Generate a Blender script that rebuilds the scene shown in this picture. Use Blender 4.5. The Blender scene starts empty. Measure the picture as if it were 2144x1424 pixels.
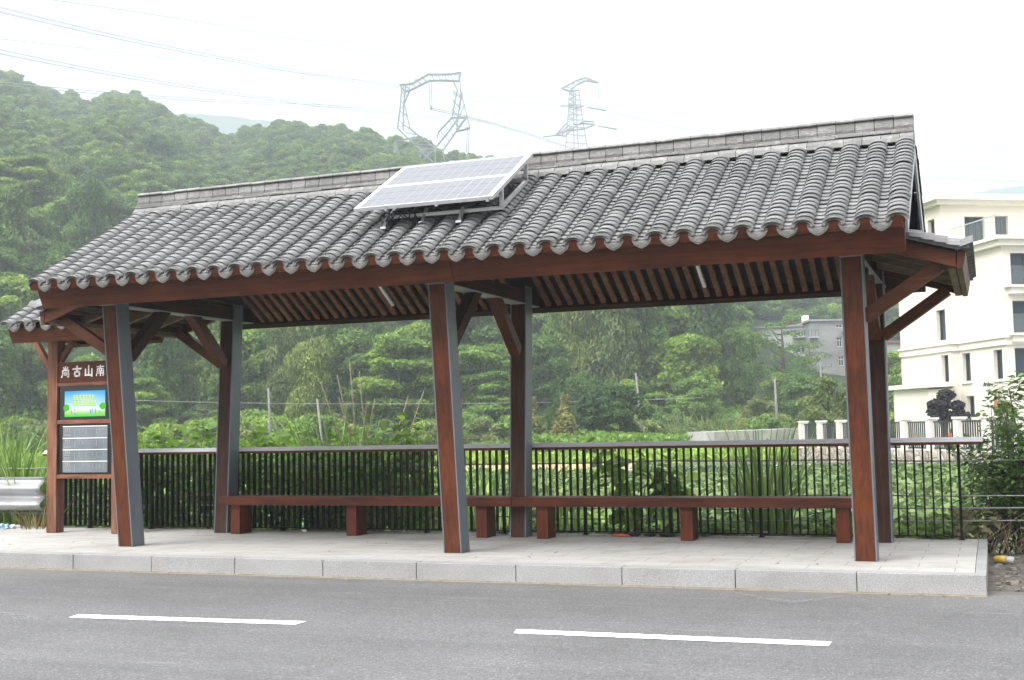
import bpy, math, random
import numpy as np
from mathutils import Vector, Matrix
R = math.radians
S = bpy.context.scene
COL = S.collection
random.seed(7)
rng = np.random.default_rng(11)

# ------------------------------------------------------------------ camera, world, sun, exposure
F, YAW, PITCH, ROLL = 2579.2, -0.3683, 0.0738, -0.0184
CAM = np.array([0.0802, -10.5554, 1.2097])
fwd = np.array([math.sin(YAW)*math.cos(PITCH), math.cos(YAW)*math.cos(PITCH), math.sin(PITCH)])
r0 = np.array([math.cos(YAW), -math.sin(YAW), 0.0]); u0 = np.cross(r0, fwd)
rgt = math.cos(ROLL)*r0 + math.sin(ROLL)*u0
upv = -math.sin(ROLL)*r0 + math.cos(ROLL)*u0
cd = bpy.data.cameras.new('camera'); cam = bpy.data.objects.new('camera', cd); COL.objects.link(cam)
cam.matrix_world = Matrix(((rgt[0], upv[0], -fwd[0], CAM[0]), (rgt[1], upv[1], -fwd[1], CAM[1]),
                           (rgt[2], upv[2], -fwd[2], CAM[2]), (0, 0, 0, 1)))
cd.sensor_width = 36; cd.lens = F/2144*36; cd.clip_start = 0.1; cd.clip_end = 9000
S.camera = cam
SUN_EL, SUN_AZ = R(50), R(207)          # azimuth clockwise from +Y: high, behind the camera and to its left
w = bpy.data.worlds.new('World'); S.world = w; w.use_nodes = True
wt = w.node_tree; wt.nodes.clear()
sky = wt.nodes.new('ShaderNodeTexSky'); sky.sky_type = 'NISHITA'; sky.sun_disc = False
sky.sun_elevation = SUN_EL; sky.sun_rotation = SUN_AZ; sky.air_density = 1.2; sky.dust_density = 1.5; sky.ozone_density = 1
hs = wt.nodes.new('ShaderNodeHueSaturation'); hs.inputs['Saturation'].default_value = 0.02
bg = wt.nodes.new('ShaderNodeBackground'); bg.inputs['Strength'].default_value = 0.058
wo = wt.nodes.new('ShaderNodeOutputWorld')
wt.links.new(sky.outputs[0], hs.inputs['Color']); # overcast sky: about three times brighter overhead than at the horizon
wc = wt.nodes.new('ShaderNodeTexCoord'); ws = wt.nodes.new('ShaderNodeSeparateXYZ'); wt.links.new(wc.outputs['Generated'], ws.inputs[0])
wm = wt.nodes.new('ShaderNodeMapRange'); wm.inputs['From Min'].default_value = 0.3; wm.inputs['From Max'].default_value = 1.0
wm.inputs['To Min'].default_value = 0.76; wm.inputs['To Max'].default_value = 4.6; wt.links.new(ws.outputs['Z'], wm.inputs['Value'])
wx = wt.nodes.new('ShaderNodeVectorMath'); wx.operation = 'SCALE'; wt.links.new(hs.outputs[0], wx.inputs[0]); wt.links.new(wm.outputs[0], wx.inputs['Scale'])
wt.links.new(wx.outputs[0], bg.inputs[0]); wt.links.new(bg.outputs[0], wo.inputs[0])
sl = bpy.data.lights.new('sun', 'SUN'); sl.energy = 0.6; sl.angle = R(40); sl.color = (1.0, 0.96, 0.9)
so = bpy.data.objects.new('sun', sl); COL.objects.link(so)
sd = Vector((math.sin(SUN_AZ)*math.cos(SUN_EL), math.cos(SUN_AZ)*math.cos(SUN_EL), math.sin(SUN_EL)))
so.rotation_euler = sd.to_track_quat('Z', 'Y').to_euler()
S.view_settings.view_transform = 'Standard'; S.view_settings.look = 'None'
S.view_settings.exposure = 2.1; S.view_settings.gamma = 1
S.render.engine = 'CYCLES'
S.cycles.use_denoising = True
S.cycles.max_bounces = 8; S.cycles.diffuse_bounces = 3; S.cycles.glossy_bounces = 3
S.cycles.transparent_max_bounces = 8; S.cycles.volume_bounces = 1
HAZE = 0.0008

def P(u, v, D):
    """point seen at photo pixel u, v at horizontal distance D metres from the camera"""
    d = fwd + (u-1072)/F*rgt - (v-712)/F*upv
    return CAM + d*(D/math.hypot(d[0], d[1]))
def az_of(u):
    d = fwd + (u-1072)/F*rgt
    return math.atan2(d[0], d[1])

# ------------------------------------------------------------------ materials
def newmat(name):
    m = bpy.data.materials.new(name); m.use_nodes = True
    nt = m.node_tree; return m, nt, nt.nodes['Principled BSDF']
def N(nt, t, **k):
    n = nt.nodes.new(t)
    for a, b in k.items():
        if a in n.inputs: n.inputs[a].default_value = b
        else: setattr(n, a, b)
    return n
def coords(nt, scale=(1, 1, 1), kind='Object', rot=(0, 0, 0)):
    tc = N(nt, 'ShaderNodeTexCoord'); mp = N(nt, 'ShaderNodeMapping')
    mp.inputs['Scale'].default_value = scale; mp.inputs['Rotation'].default_value = rot
    nt.links.new(tc.outputs[kind], mp.inputs[0]); return mp.outputs[0]
def noise(nt, vec, scale, detail=4, rough=0.6, dist=0):
    n = N(nt, 'ShaderNodeTexNoise'); n.inputs['Scale'].default_value = scale
    n.inputs['Detail'].default_value = detail; n.inputs['Roughness'].default_value = rough
    n.inputs['Distortion'].default_value = dist
    nt.links.new(vec, n.inputs['Vector']); return n.outputs['Fac']
def ramp(nt, fac, stops, interp='LINEAR'):
    r = N(nt, 'ShaderNodeValToRGB'); cr = r.color_ramp; cr.interpolation = interp
    while len(cr.elements) < len(stops): cr.elements.new(0.5)
    for e, (p, c) in zip(cr.elements, stops):
        e.position = p; e.color = (*c, 1) if len(c) == 3 else c
    nt.links.new(fac, r.inputs[0]); return r.outputs['Color']
def mix(nt, fac, a, b, mode='MIX'):
    m = N(nt, 'ShaderNodeMix', data_type='RGBA', blend_type=mode)
    for i, v in ((0, fac), (6, a), (7, b)):
        if hasattr(v, 'links') or isinstance(v, bpy.types.NodeSocket): nt.links.new(v, m.inputs[i])
        else: m.inputs[i].default_value = v if i == 0 else (*v, 1)
    return m.outputs[2]
def bump(nt, bsdf, h, strength=0.3, dist=0.01):
    b = N(nt, 'ShaderNodeBump'); b.inputs['Strength'].default_value = strength; b.inputs['Distance'].default_value = dist
    nt.links.new(h, b.inputs['Height']); nt.links.new(b.outputs[0], bsdf.inputs['Normal'])
def mottled(name, cols, scale=3, rough=0.7, stretch=(1, 1, 1), fine=0.25, bmp=0.15, metallic=0, spec=0.5, bdist=0.005):
    """base colour from a large noise ramp times a fine noise; a little bump"""
    m, nt, b = newmat(name); vec = coords(nt, stretch)
    n1 = noise(nt, vec, scale, 5, 0.6); k = len(cols)
    c = ramp(nt, n1, [(0.3+0.4*i/max(1, k-1), q) for i, q in enumerate(cols)])
    n2 = noise(nt, vec, scale*9, 6, 0.7)
    g = ramp(nt, n2, [(0.25, (1-fine,)*3), (0.75, (1+fine*0.6,)*3)])
    c = mix(nt, 1.0, c, g, 'MULTIPLY')
    nt.links.new(c, b.inputs['Base Color'])
    b.inputs['Roughness'].default_value = rough; b.inputs['Metallic'].default_value = metallic
    b.inputs['Specular IOR Level'].default_value = spec
    if bmp: bump(nt, b, n2, bmp, bdist)
    return m
def wood(name, axis, dark, mid, light, rough=0.42):
    m, nt, b = newmat(name)
    st = [9, 9, 9]; st[axis] = 0.55; vec = coords(nt, st)
    n1 = noise(nt, vec, 3.2, 6, 0.65, 0.8)
    c = ramp(nt, n1, [(0.28, dark), (0.5, mid), (0.75, light)])
    v2 = coords(nt, (1, 1, 1)); n2 = noise(nt, v2, 1.7, 4, 0.6)
    g = ramp(nt, n2, [(0.3, (0.62, 0.6, 0.62)), (0.7, (1.18, 1.12, 1.08))])
    c = mix(nt, 1.0, c, g, 'MULTIPLY')
    st2 = [34, 34, 34]; st2[axis] = 1.1; v3 = coords(nt, st2); n3 = noise(nt, v3, 2.5, 3, 0.5)
    g3 = ramp(nt, n3, [(0.36, (0.45, 0.42, 0.42)), (0.45, (1, 1, 1))])
    c = mix(nt, 0.35, c, mix(nt, 1.0, c, g3, 'MULTIPLY'))
    nt.links.new(c, b.inputs['Base Color'])
    r = ramp(nt, n2, [(0.2, (rough+0.18,)*3), (0.8, (rough-0.05,)*3)]); nt.links.new(r, b.inputs['Roughness'])
    b.inputs['Specular IOR Level'].default_value = 0.2
    bump(nt, b, n3, 0.25, 0.003); return m
M = {}
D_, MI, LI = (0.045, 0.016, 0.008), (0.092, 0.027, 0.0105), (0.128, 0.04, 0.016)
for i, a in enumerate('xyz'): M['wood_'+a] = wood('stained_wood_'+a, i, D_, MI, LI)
for i, a in enumerate('xyz'): M['dwood_'+a] = wood('dark_wood_'+a, i, (0.02, 0.012, 0.01), (0.05, 0.02, 0.013), (0.09, 0.034, 0.02), 0.55)  # darker copy of the stained wood; on the rear eave it is painted shade
for i, a in enumerate('xyz'): M['owood_'+a] = wood('weathered_wood_'+a, i, (0.06, 0.03, 0.02), (0.19, 0.085, 0.05), (0.29, 0.15, 0.1), 0.6)
M['bench_x'] = wood('bench_wood', 0, (0.04, 0.012, 0.006), (0.09, 0.023, 0.01), (0.135, 0.037, 0.016), 0.36)
M['bench_z'] = wood('bench_leg_wood', 2, (0.05, 0.012, 0.006), (0.105, 0.025, 0.01), (0.16, 0.042, 0.016), 0.4)
M['steel'] = mottled('grey_painted_steel', [(0.10, 0.12, 0.145), (0.15, 0.17, 0.195)], 1.5, 0.45, (1, 1, 0.4), 0.12, 0.05)
M['edge'] = mottled('pale_steel_edge', [(0.2, 0.21, 0.22), (0.34, 0.35, 0.36)], 5, 0.5)
def tile_mat(name, a, b_, stain=0.35):
    m, nt, b = newmat(name); v = coords(nt)
    n1 = noise(nt, v, 2.3, 5, 0.7); c = ramp(nt, n1, [(0.3, a), (0.7, b_)])
    n2 = noise(nt, v, 14, 6, 0.75); st = ramp(nt, n2, [(0.52, (0, 0, 0)), (0.66, (stain,)*3)])
    c = mix(nt, st, c, (0.42, 0.41, 0.39))
    at = N(nt, 'ShaderNodeAttribute', attribute_name='tone'); g = ramp(nt, at.outputs['Fac'], [(0, (0.78,)*3), (1, (1.2,)*3)])
    c = mix(nt, 1.0, c, g, 'MULTIPLY')
    nt.links.new(c, b.inputs['Base Color']); b.inputs['Roughness'].default_value = 0.52
    n3 = noise(nt, v, 60, 3, 0.6); bump(nt, b, n3, 0.2, 0.003); return m
M['tile'] = tile_mat('grey_roof_tile', (0.12, 0.12, 0.124), (0.165, 0.164, 0.168), 0.12)
M['tilecap'] = tile_mat('carved_tile_end', (0.095, 0.094, 0.09), (0.15, 0.149, 0.143), 0.2)
M['ridge'] = tile_mat('ridge_tile', (0.125, 0.123, 0.12), (0.185, 0.183, 0.18), 0.5)
# carving relief on the tile ends and ridge blocks
for k, sc in (('tilecap', 45), ('ridgecarve', 16)):
    if k == 'ridgecarve': M[k] = tile_mat('ridge_carved_block', (0.12, 0.118, 0.118), (0.175, 0.173, 0.172), 0.3)
    nt = M[k].node_tree; b = nt.nodes['Principled BSDF']; v = coords(nt, (1, 1, 2.2))
    vo = N(nt, 'ShaderNodeTexNoise'); vo.inputs['Scale'].default_value = sc; vo.inputs['Distortion'].default_value = 2.5
    nt.links.new(v, vo.inputs['Vector']); bump(nt, b, vo.outputs['Fac'], 0.6, 0.014)
M['white_board'] = mottled('pale_bargeboard', [(0.5, 0.5, 0.52), (0.62, 0.62, 0.63)], 2, 0.6, fine=0.1)
M['black_void'] = mottled('black_sheet', [(0.012, 0.012, 0.013), (0.02, 0.02, 0.02)], 2, 0.8)  # near-black; on the gable sheets it stands in for shade
M['slat'] = wood('ceiling_slat_wood', 1, (0.09, 0.045, 0.028), (0.2, 0.1, 0.06), (0.3, 0.17, 0.11), 0.5)
M['batten'] = wood('batten_wood', 0, (0.08, 0.06, 0.035), (0.17, 0.13, 0.08), (0.24, 0.19, 0.12), 0.6)
M['fence_steel'] = mottled('black_fence_paint', [(0.005, 0.005, 0.005), (0.012, 0.011, 0.01)], 6, 0.6, (1, 1, 0.3), spec=0.15)
M['rail_top'] = mottled('worn_rail_top', [(0.5, 0.5, 0.52), (0.62, 0.62, 0.65)], 4, 0.35, (0.3, 3, 1))
M['galv'] = mottled('galvanised_steel', [(0.33, 0.335, 0.345), (0.43, 0.435, 0.445)], 3, 0.38, metallic=0.5, fine=0.12)
M['cable'] = mottled('steel_cable', [(0.2, 0.2, 0.2), (0.3, 0.3, 0.3)], 30, 0.5, metallic=0.3)
M['alu'] = mottled('anodised_aluminium', [(0.6, 0.61, 0.63), (0.72, 0.73, 0.75)], 4, 0.35, metallic=0.6, fine=0.08)
M['rubber'] = mottled('black_cable_sheath', [(0.015,)*3, (0.03,)*3], 5, 0.5)
M['screen_glass'] = newmat('black_display_glass')[0]
b = M['screen_glass'].node_tree.nodes['Principled BSDF']; b.inputs['Base Color'].default_value = (0.008, 0.009, 0.01, 1); b.inputs['Roughness'].default_value = 0.12
M['white_paint'] = mottled('white_lettering', [(0.75, 0.74, 0.7), (0.85, 0.85, 0.82)], 9, 0.6, fine=0.06)
# granite, paving, asphalt
def granite(name, a, b_, sc=90):
    m, nt, b = newmat(name); v = coords(nt)
    n = noise(nt, v, sc, 3, 0.8); c = ramp(nt, n, [(0.34, tuple(x*0.74 for x in a)), (0.5, a), (0.64, b_)])
    n2 = noise(nt, v, 1.3, 5, 0.65); g = ramp(nt, n2, [(0.3, (0.8, 0.79, 0.77)), (0.62, (1.06,)*3)])
    c = mix(nt, 1.0, c, g, 'MULTIPLY')
    n3 = noise(nt, v, 3.1, 3, 0.5); rs = ramp(nt, n3, [(0.66, (0,)*3), (0.76, (0.45,)*3)])
    c = mix(nt, rs, c, (0.36, 0.26, 0.14))
    nt.links.new(c, b.inputs['Base Color']); b.inputs['Roughness'].default_value = 0.75
    bump(nt, b, n, 0.2, 0.003); return m
M['kerb'] = granite('kerb_granite', (0.25, 0.252, 0.256), (0.34, 0.338, 0.34), 95)
def paving():
    m, nt, b = newmat('paving_slabs'); v = coords(nt)
    br = N(nt, 'ShaderNodeTexBrick'); br.inputs['Scale'].default_value = 1.0
    br.inputs['Color1'].default_value = (0.345, 0.337, 0.325, 1); br.inputs['Color2'].default_value = (0.37, 0.362, 0.35, 1)
    br.inputs['Mortar'].default_value = (0.19, 0.183, 0.172, 1); br.inputs['Mortar Size'].default_value = 0.005
    br.inputs['Brick Width'].default_value = 0.6; br.inputs['Row Height'].default_value = 0.3; br.inputs['Mortar Smooth'].default_value = 0.2
    nt.links.new(v, br.inputs['Vector'])
    n = noise(nt, v, 2.2, 8, 0.68); g = ramp(nt, n, [(0.3, (0.74, 0.7, 0.66)), (0.5, (0.97, 0.96, 0.95)), (0.7, (1.06,)*3)])
    c = mix(nt, 1.0, br.outputs['Color'], g, 'MULTIPLY')
    n2 = noise(nt, v, 120, 2, 0.7); g2 = ramp(nt, n2, [(0.3, (0.85,)*3), (0.7, (1.1,)*3)]); c = mix(nt, 1.0, c, g2, 'MULTIPLY')
    vs = coords(nt, (0.5, 5, 1)); n4 = noise(nt, vs, 2.2, 6, 0.75); s4 = ramp(nt, n4, [(0.54, (0,)*3), (0.72, (0.5,)*3)])
    c = mix(nt, s4, c, (0.19, 0.16, 0.13))
    nt.links.new(c, b.inputs['Base Color']); b.inputs['Roughness'].default_value = 0.8
    bump(nt, b, n2, 0.15, 0.002); return m
M['paving'] = paving()
def asphalt():
    m, nt, b = newmat('asphalt'); v = coords(nt)
    vo = N(nt, 'ShaderNodeTexVoronoi'); vo.inputs['Scale'].default_value = 110; nt.links.new(v, vo.inputs['Vector'])
    c = ramp(nt, vo.outputs['Color'], [(0.0, (0.062, 0.061, 0.063)), (0.5, (0.104, 0.102, 0.105)), (0.8, (0.14, 0.138, 0.139)), (1, (0.265, 0.26, 0.25))])
    n = noise(nt, v, 220, 2, 0.8); g = ramp(nt, n, [(0.3, (0.82,)*3), (0.7, (1.15,)*3)]); c = mix(nt, 1.0, c, g, 'MULTIPLY')
    n2 = noise(nt, v, 0.9, 6, 0.65); g2 = ramp(nt, n2, [(0.3, (0.86,)*3), (0.7, (1.12,)*3)]); c = mix(nt, 1.0, c, g2, 'MULTIPLY')
    vs = coords(nt, (0.7, 9, 1), rot=(0, 0, 0.12)); n3 = noise(nt, vs, 1.5, 7, 0.7); s = ramp(nt, n3, [(0.6, (0,)*3), (0.74, (0.38,)*3)])
    c = mix(nt, s, c, (0.3, 0.3, 0.3))
    n6 = noise(nt, coords(nt, (0.03, 1.1, 1)), 1.3, 4, 0.6, 0.3); c = mix(nt, 1.0, c, ramp(nt, n6, [(0.35, (0.86,)*3), (0.65, (1.1,)*3)]), 'MULTIPLY')
    sp = N(nt, 'ShaderNodeSeparateXYZ'); nt.links.new(v, sp.inputs[0]); mr = N(nt, 'ShaderNodeMapRange')
    mr.inputs['From Min'].default_value = -0.55; mr.inputs['From Max'].default_value = -0.02; nt.links.new(sp.outputs['Y'], mr.inputs['Value'])
    n5 = noise(nt, coords(nt, (0.6, 2, 1)), 3, 6, 0.7); g5 = ramp(nt, n5, [(0.42, (0,)*3), (0.62, (0.55,)*3)])
    gm = mix(nt, 1.0, mr.outputs[0], g5, 'MULTIPLY'); c = mix(nt, gm, c, (0.155, 0.14, 0.118))      # grit washed up to the kerb
    nt.links.new(c, b.inputs['Base Color']); b.inputs['Roughness'].default_value = 0.85
    bump(nt, b, vo.outputs['Distance'], 0.5, 0.006); return m
M['asphalt'] = asphalt()
def roadpaint():
    m, nt, b = newmat('road_paint'); v = coords(nt)
    n = noise(nt, v, 30, 5, 0.7); c = ramp(nt, n, [(0.3, (0.3, 0.3, 0.3)), (0.4, (0.66, 0.66, 0.65)), (0.55, (0.78, 0.78, 0.77))])
    nt.links.new(c, b.inputs['Base Color']); b.inputs['Roughness'].default_value = 0.7; return m
M['roadpaint'] = roadpaint()
M['earth'] = mottled('bare_earth', [(0.07, 0.055, 0.04), (0.16, 0.13, 0.1), (0.24, 0.21, 0.17)], 1.2, 0.95, fine=0.4, bmp=0.6, bdist=0.03)
M['gravel'] = mottled('gravelly_dirt', [(0.05, 0.043, 0.034), (0.11, 0.098, 0.08), (0.2, 0.175, 0.14)], 7, 0.95, fine=0.5, bmp=0.8, bdist=0.02)
M['straw'] = mottled('dry_straw', [(0.33, 0.24, 0.11), (0.45, 0.34, 0.17)], 2, 0.9, (0.6, 2, 1), 0.3, 0.5, bdist=0.05)
M['field'] = mottled('grassy_field_ground', [(0.07, 0.055, 0.035), (0.055, 0.09, 0.025), (0.1, 0.14, 0.04), (0.17, 0.15, 0.07)], 0.35, 0.95, fine=0.45, bmp=0.8, bdist=0.08)
M['hillsoil'] = mottled('forest_floor', [(0.016, 0.026, 0.012), (0.03, 0.05, 0.02), (0.05, 0.08, 0.028)], 0.12, 1.0, fine=0.5, bmp=1.0, bdist=0.6, spec=0.1)
M['farhill'] = mottled('far_mountain_slope', [(0.03, 0.05, 0.03), (0.05, 0.075, 0.045)], 0.004, 1.0, spec=0.0)
M['cream'] = mottled('cream_stone_cladding', [(0.66, 0.63, 0.565), (0.72, 0.69, 0.63)], 0.4, 0.7, fine=0.06, bmp=0.05)
def cladding():
    m, nt, b = newmat('coursed_stone_cladding'); v = coords(nt)
    sp = N(nt, 'ShaderNodeSeparateXYZ'); nt.links.new(v, sp.inputs[0])
    md = N(nt, 'ShaderNodeMath', operation='PINGPONG'); nt.links.new(sp.outputs['Z'], md.inputs[0]); md.inputs[1].default_value = 0.3
    l = ramp(nt, md.outputs[0], [(0.0, (0.84,)*3), (0.025, (1,)*3)])
    n = noise(nt, v, 0.5, 4, 0.6); c = ramp(nt, n, [(0.3, (0.64, 0.595, 0.525)), (0.7, (0.69, 0.645, 0.575))])
    c = mix(nt, 1.0, c, l, 'MULTIPLY'); nt.links.new(c, b.inputs['Base Color']); b.inputs['Roughness'].default_value = 0.7; return m
M['cladding'] = cladding()
M['glass'] = newmat('dark_window_glass')[0]
b = M['glass'].node_tree.nodes['Principled BSDF']; b.inputs['Base Color'].default_value = (0.03, 0.045, 0.065, 1); b.inputs['Roughness'].default_value = 0.08; b.inputs['Specular IOR Level'].default_value = 0.3
M['winframe'] = mottled('dark_bronze_frame', [(0.02, 0.025, 0.03), (0.035, 0.04, 0.045)], 2, 0.5)
M['whiteframe'] = mottled('white_window_frame', [(0.6,)*3, (0.7,)*3], 2, 0.5)
m, nt, b = newmat('balcony_glass'); b.inputs['Base Color'].default_value = (0.4, 0.42, 0.41, 1); b.inputs['Roughness'].default_value = 0.05
tr_ = N(nt, 'ShaderNodeBsdfTransparent'); tr_.inputs[0].default_value = (0.95, 0.98, 0.97, 1); mx_ = N(nt, 'ShaderNodeMixShader'); mx_.inputs[0].default_value = 0.9
nt.links.new(b.outputs[0], mx_.inputs[1]); nt.links.new(tr_.outputs[0], mx_.inputs[2]); nt.links.new(mx_.outputs[0], nt.nodes['Material Output'].inputs[0]); M['bglass'] = m
M['render_grey'] = mottled('grey_cement_render', [(0.17, 0.165, 0.16), (0.25, 0.245, 0.24), (0.3, 0.29, 0.285)], 0.25, 0.9, fine=0.2)
M['render_white'] = mottled('stained_white_wall', [(0.3, 0.3, 0.29), (0.42, 0.42, 0.41)], 0.2, 0.9, fine=0.15)
M['concrete'] = mottled('concrete', [(0.26, 0.255, 0.25), (0.4, 0.39, 0.375)], 1.2, 0.9, fine=0.2)
M['brick_red'] = mottled('red_roof_edge', [(0.2, 0.07, 0.05), (0.28, 0.1, 0.07)], 2, 0.8)
def stonewall():
    m, nt, b = newmat('rubble_stone_wall'); v = coords(nt, (1, 1, 1.3))
    vo = N(nt, 'ShaderNodeTexVoronoi'); vo.inputs['Scale'].default_value = 2.3; nt.links.new(v, vo.inputs['Vector'])
    ve = N(nt, 'ShaderNodeTexVoronoi', feature='DISTANCE_TO_EDGE'); ve.inputs['Scale'].default_value = 2.3; nt.links.new(v, ve.inputs['Vector'])
    c = ramp(nt, vo.outputs['Color'], [(0.1, (0.24, 0.2, 0.16)), (0.5, (0.36, 0.31, 0.26)), (0.9, (0.46, 0.42, 0.37))])
    e = ramp(nt, ve.outputs['Distance'], [(0.01, (0.25,)*3), (0.07, (1,)*3)]); c = mix(nt, 1.0, c, e, 'MULTIPLY')
    nt.links.new(c, b.inputs['Base Color']); b.inputs['Roughness'].default_value = 0.9; bump(nt, b, ve.outputs['Distance'], 0.8, 0.1); return m
M['stonewall'] = stonewall()
M['pylon'] = mottled('galvanised_lattice', [(0.2, 0.21, 0.22), (0.3, 0.31, 0.32)], 0.3, 0.6, metallic=0.2)
M['insulator'] = mottled('glass_insulator', [(0.16, 0.22, 0.22), (0.22, 0.28, 0.28)], 1, 0.3)
M['wire'] = mottled('aluminium_conductor', [(0.34, 0.33, 0.33), (0.4, 0.39, 0.39)], 1, 0.6)
M['bark'] = mottled('tree_bark', [(0.05, 0.04, 0.03), (0.11, 0.095, 0.075)], 5, 0.95, (1, 1, 0.2), 0.4, 0.6, bdist=0.02)
M['pole'] = mottled('concrete_pole', [(0.15, 0.15, 0.145), (0.22, 0.22, 0.215)], 2, 0.85)
M['deadstalk'] = mottled('dead_reed_stalk', [(0.2, 0.15, 0.1), (0.33, 0.26, 0.19)], 3, 0.9)
def leaf(name, a, b_, c_=None, rough=0.55, trans=0.42, vary=1.0):
    m, nt, b = newmat(name)
    oi = N(nt, 'ShaderNodeObjectInfo'); at = N(nt, 'ShaderNodeAttribute', attribute_name='tone')
    c = ramp(nt, at.outputs['Fac'], [(0.0, a), (0.6, b_), (1.0, c_ or b_)])
    tw = ramp(nt, oi.outputs['Random'], [(0.0, (0.7, 0.76, 0.72)), (0.35, (1.0, 1.0, 0.9)), (0.7, (1.15, 1.02, 0.85)), (1.0, (1.4, 1.3, 0.85))])
    c = mix(nt, vary, c, mix(nt, 1.0, c, tw, 'MULTIPLY'))
    nt.links.new(c, b.inputs['Base Color']); b.inputs['Roughness'].default_value = rough; b.inputs['Specular IOR Level'].default_value = 0.3
    tr = N(nt, 'ShaderNodeBsdfTranslucent'); nt.links.new(c, tr.inputs['Color'])
    ms = N(nt, 'ShaderNodeMixShader'); ms.inputs[0].default_value = trans
    nt.links.new(b.outputs[0], ms.inputs[1]); nt.links.new(tr.outputs[0], ms.inputs[2])
    nt.links.new(ms.outputs[0], nt.nodes['Material Output'].inputs[0]); return m
M['leaf_dark'] = leaf('dark_foliage', (0.062, 0.119, 0.028), (0.125, 0.220, 0.051), (0.223, 0.338, 0.078))
M['leaf_mid'] = leaf('mid_foliage', (0.086, 0.159, 0.030), (0.175, 0.293, 0.055), (0.298, 0.450, 0.087))
M['leaf_bright'] = leaf('bright_foliage', (0.099, 0.178, 0.033), (0.198, 0.324, 0.060), (0.308, 0.454, 0.100))
M['leaf_cypress'] = leaf('conifer_foliage', (0.028, 0.069, 0.022), (0.055, 0.121, 0.038), (0.088, 0.172, 0.055))
M['leaf_olive'] = leaf('olive_foliage', (0.090, 0.135, 0.041), (0.166, 0.231, 0.076), (0.277, 0.351, 0.127))
M['leaf_yellow'] = leaf('yellow_green_foliage', (0.1, 0.12, 0.035), (0.2, 0.22, 0.07), (0.33, 0.33, 0.13))
M['leaf_purple'] = leaf('dark_purple_foliage', (0.03, 0.023, 0.032), (0.055, 0.042, 0.056), (0.1, 0.08, 0.095))
M['grass'] = leaf('grass_blades', (0.09, 0.16, 0.03), (0.19, 0.31, 0.07), (0.36, 0.46, 0.17), 0.5, 0.4, 0.15)
M['drygrass'] = leaf('dry_grass', (0.12, 0.1, 0.05), (0.26, 0.22, 0.12), (0.4, 0.35, 0.22), 0.7, 0.3)
M['lotus'] = leaf('field_leaves', (0.05, 0.09, 0.04), (0.1, 0.165, 0.075), (0.18, 0.26, 0.14), 0.5, 0.3)
M['vine'] = leaf('broad_leaves', (0.08, 0.16, 0.025), (0.19, 0.34, 0.05), (0.36, 0.5, 0.11), 0.4, 0.5, 0.15)

# ------------------------------------------------------------------ mesh helpers
ORG = {}
def tag(o, label=None, cat=None, group=None, kind=None):
    for k, v in (('label', label), ('category', cat), ('group', group), ('kind', kind)):
        if v: o[k] = v
    return o
def empty(name, loc, label, cat, group=None):
    o = bpy.data.objects.new(name, None); COL.objects.link(o); o.location = loc; o.empty_display_size = 0.2
    ORG[o.name] = np.array(loc, float); return tag(o, label, cat, group)
def link(name, me, parent=None, origin=None):
    o = bpy.data.objects.new(name, me); COL.objects.link(o)
    if parent is not None: o.parent = parent; ORG[o.name] = ORG[parent.name]
    else: o.location = origin; ORG[o.name] = np.array(origin, float)
    return o
def mesh_from(name, V, Fc, mat, smooth=False, tone=None, origin=None):
    me = bpy.data.meshes.new(name)
    V = np.asarray(V, np.float32)
    if origin is not None: V = V - np.asarray(origin, np.float32)
    if isinstance(Fc, np.ndarray):
        k = Fc.shape[1]; n = len(Fc)
        me.vertices.add(len(V)); me.vertices.foreach_set('co', V.ravel())
        me.loops.add(n*k); me.loops.foreach_set('vertex_index', Fc.astype(np.int32).ravel())
        me.polygons.add(n); me.polygons.foreach_set('loop_start', np.arange(0, n*k, k, dtype=np.int32))
        try: me.polygons.foreach_set('loop_total', np.full(n, k, np.int32))
        except Exception: pass
        me.update(calc_edges=True)
    else:
        me.from_pydata(V.tolist(), [], Fc); me.update()
    if smooth: me.polygons.foreach_set('use_smooth', np.ones(len(me.polygons), bool))
    mats = mat if isinstance(mat, list) else [mat]
    for m_ in mats: me.materials.append(m_)
    if tone is not None:
        a = me.attributes.new('tone', 'FLOAT', 'POINT'); a.data.foreach_set('value', np.asarray(tone, np.float32))
    return me
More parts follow.
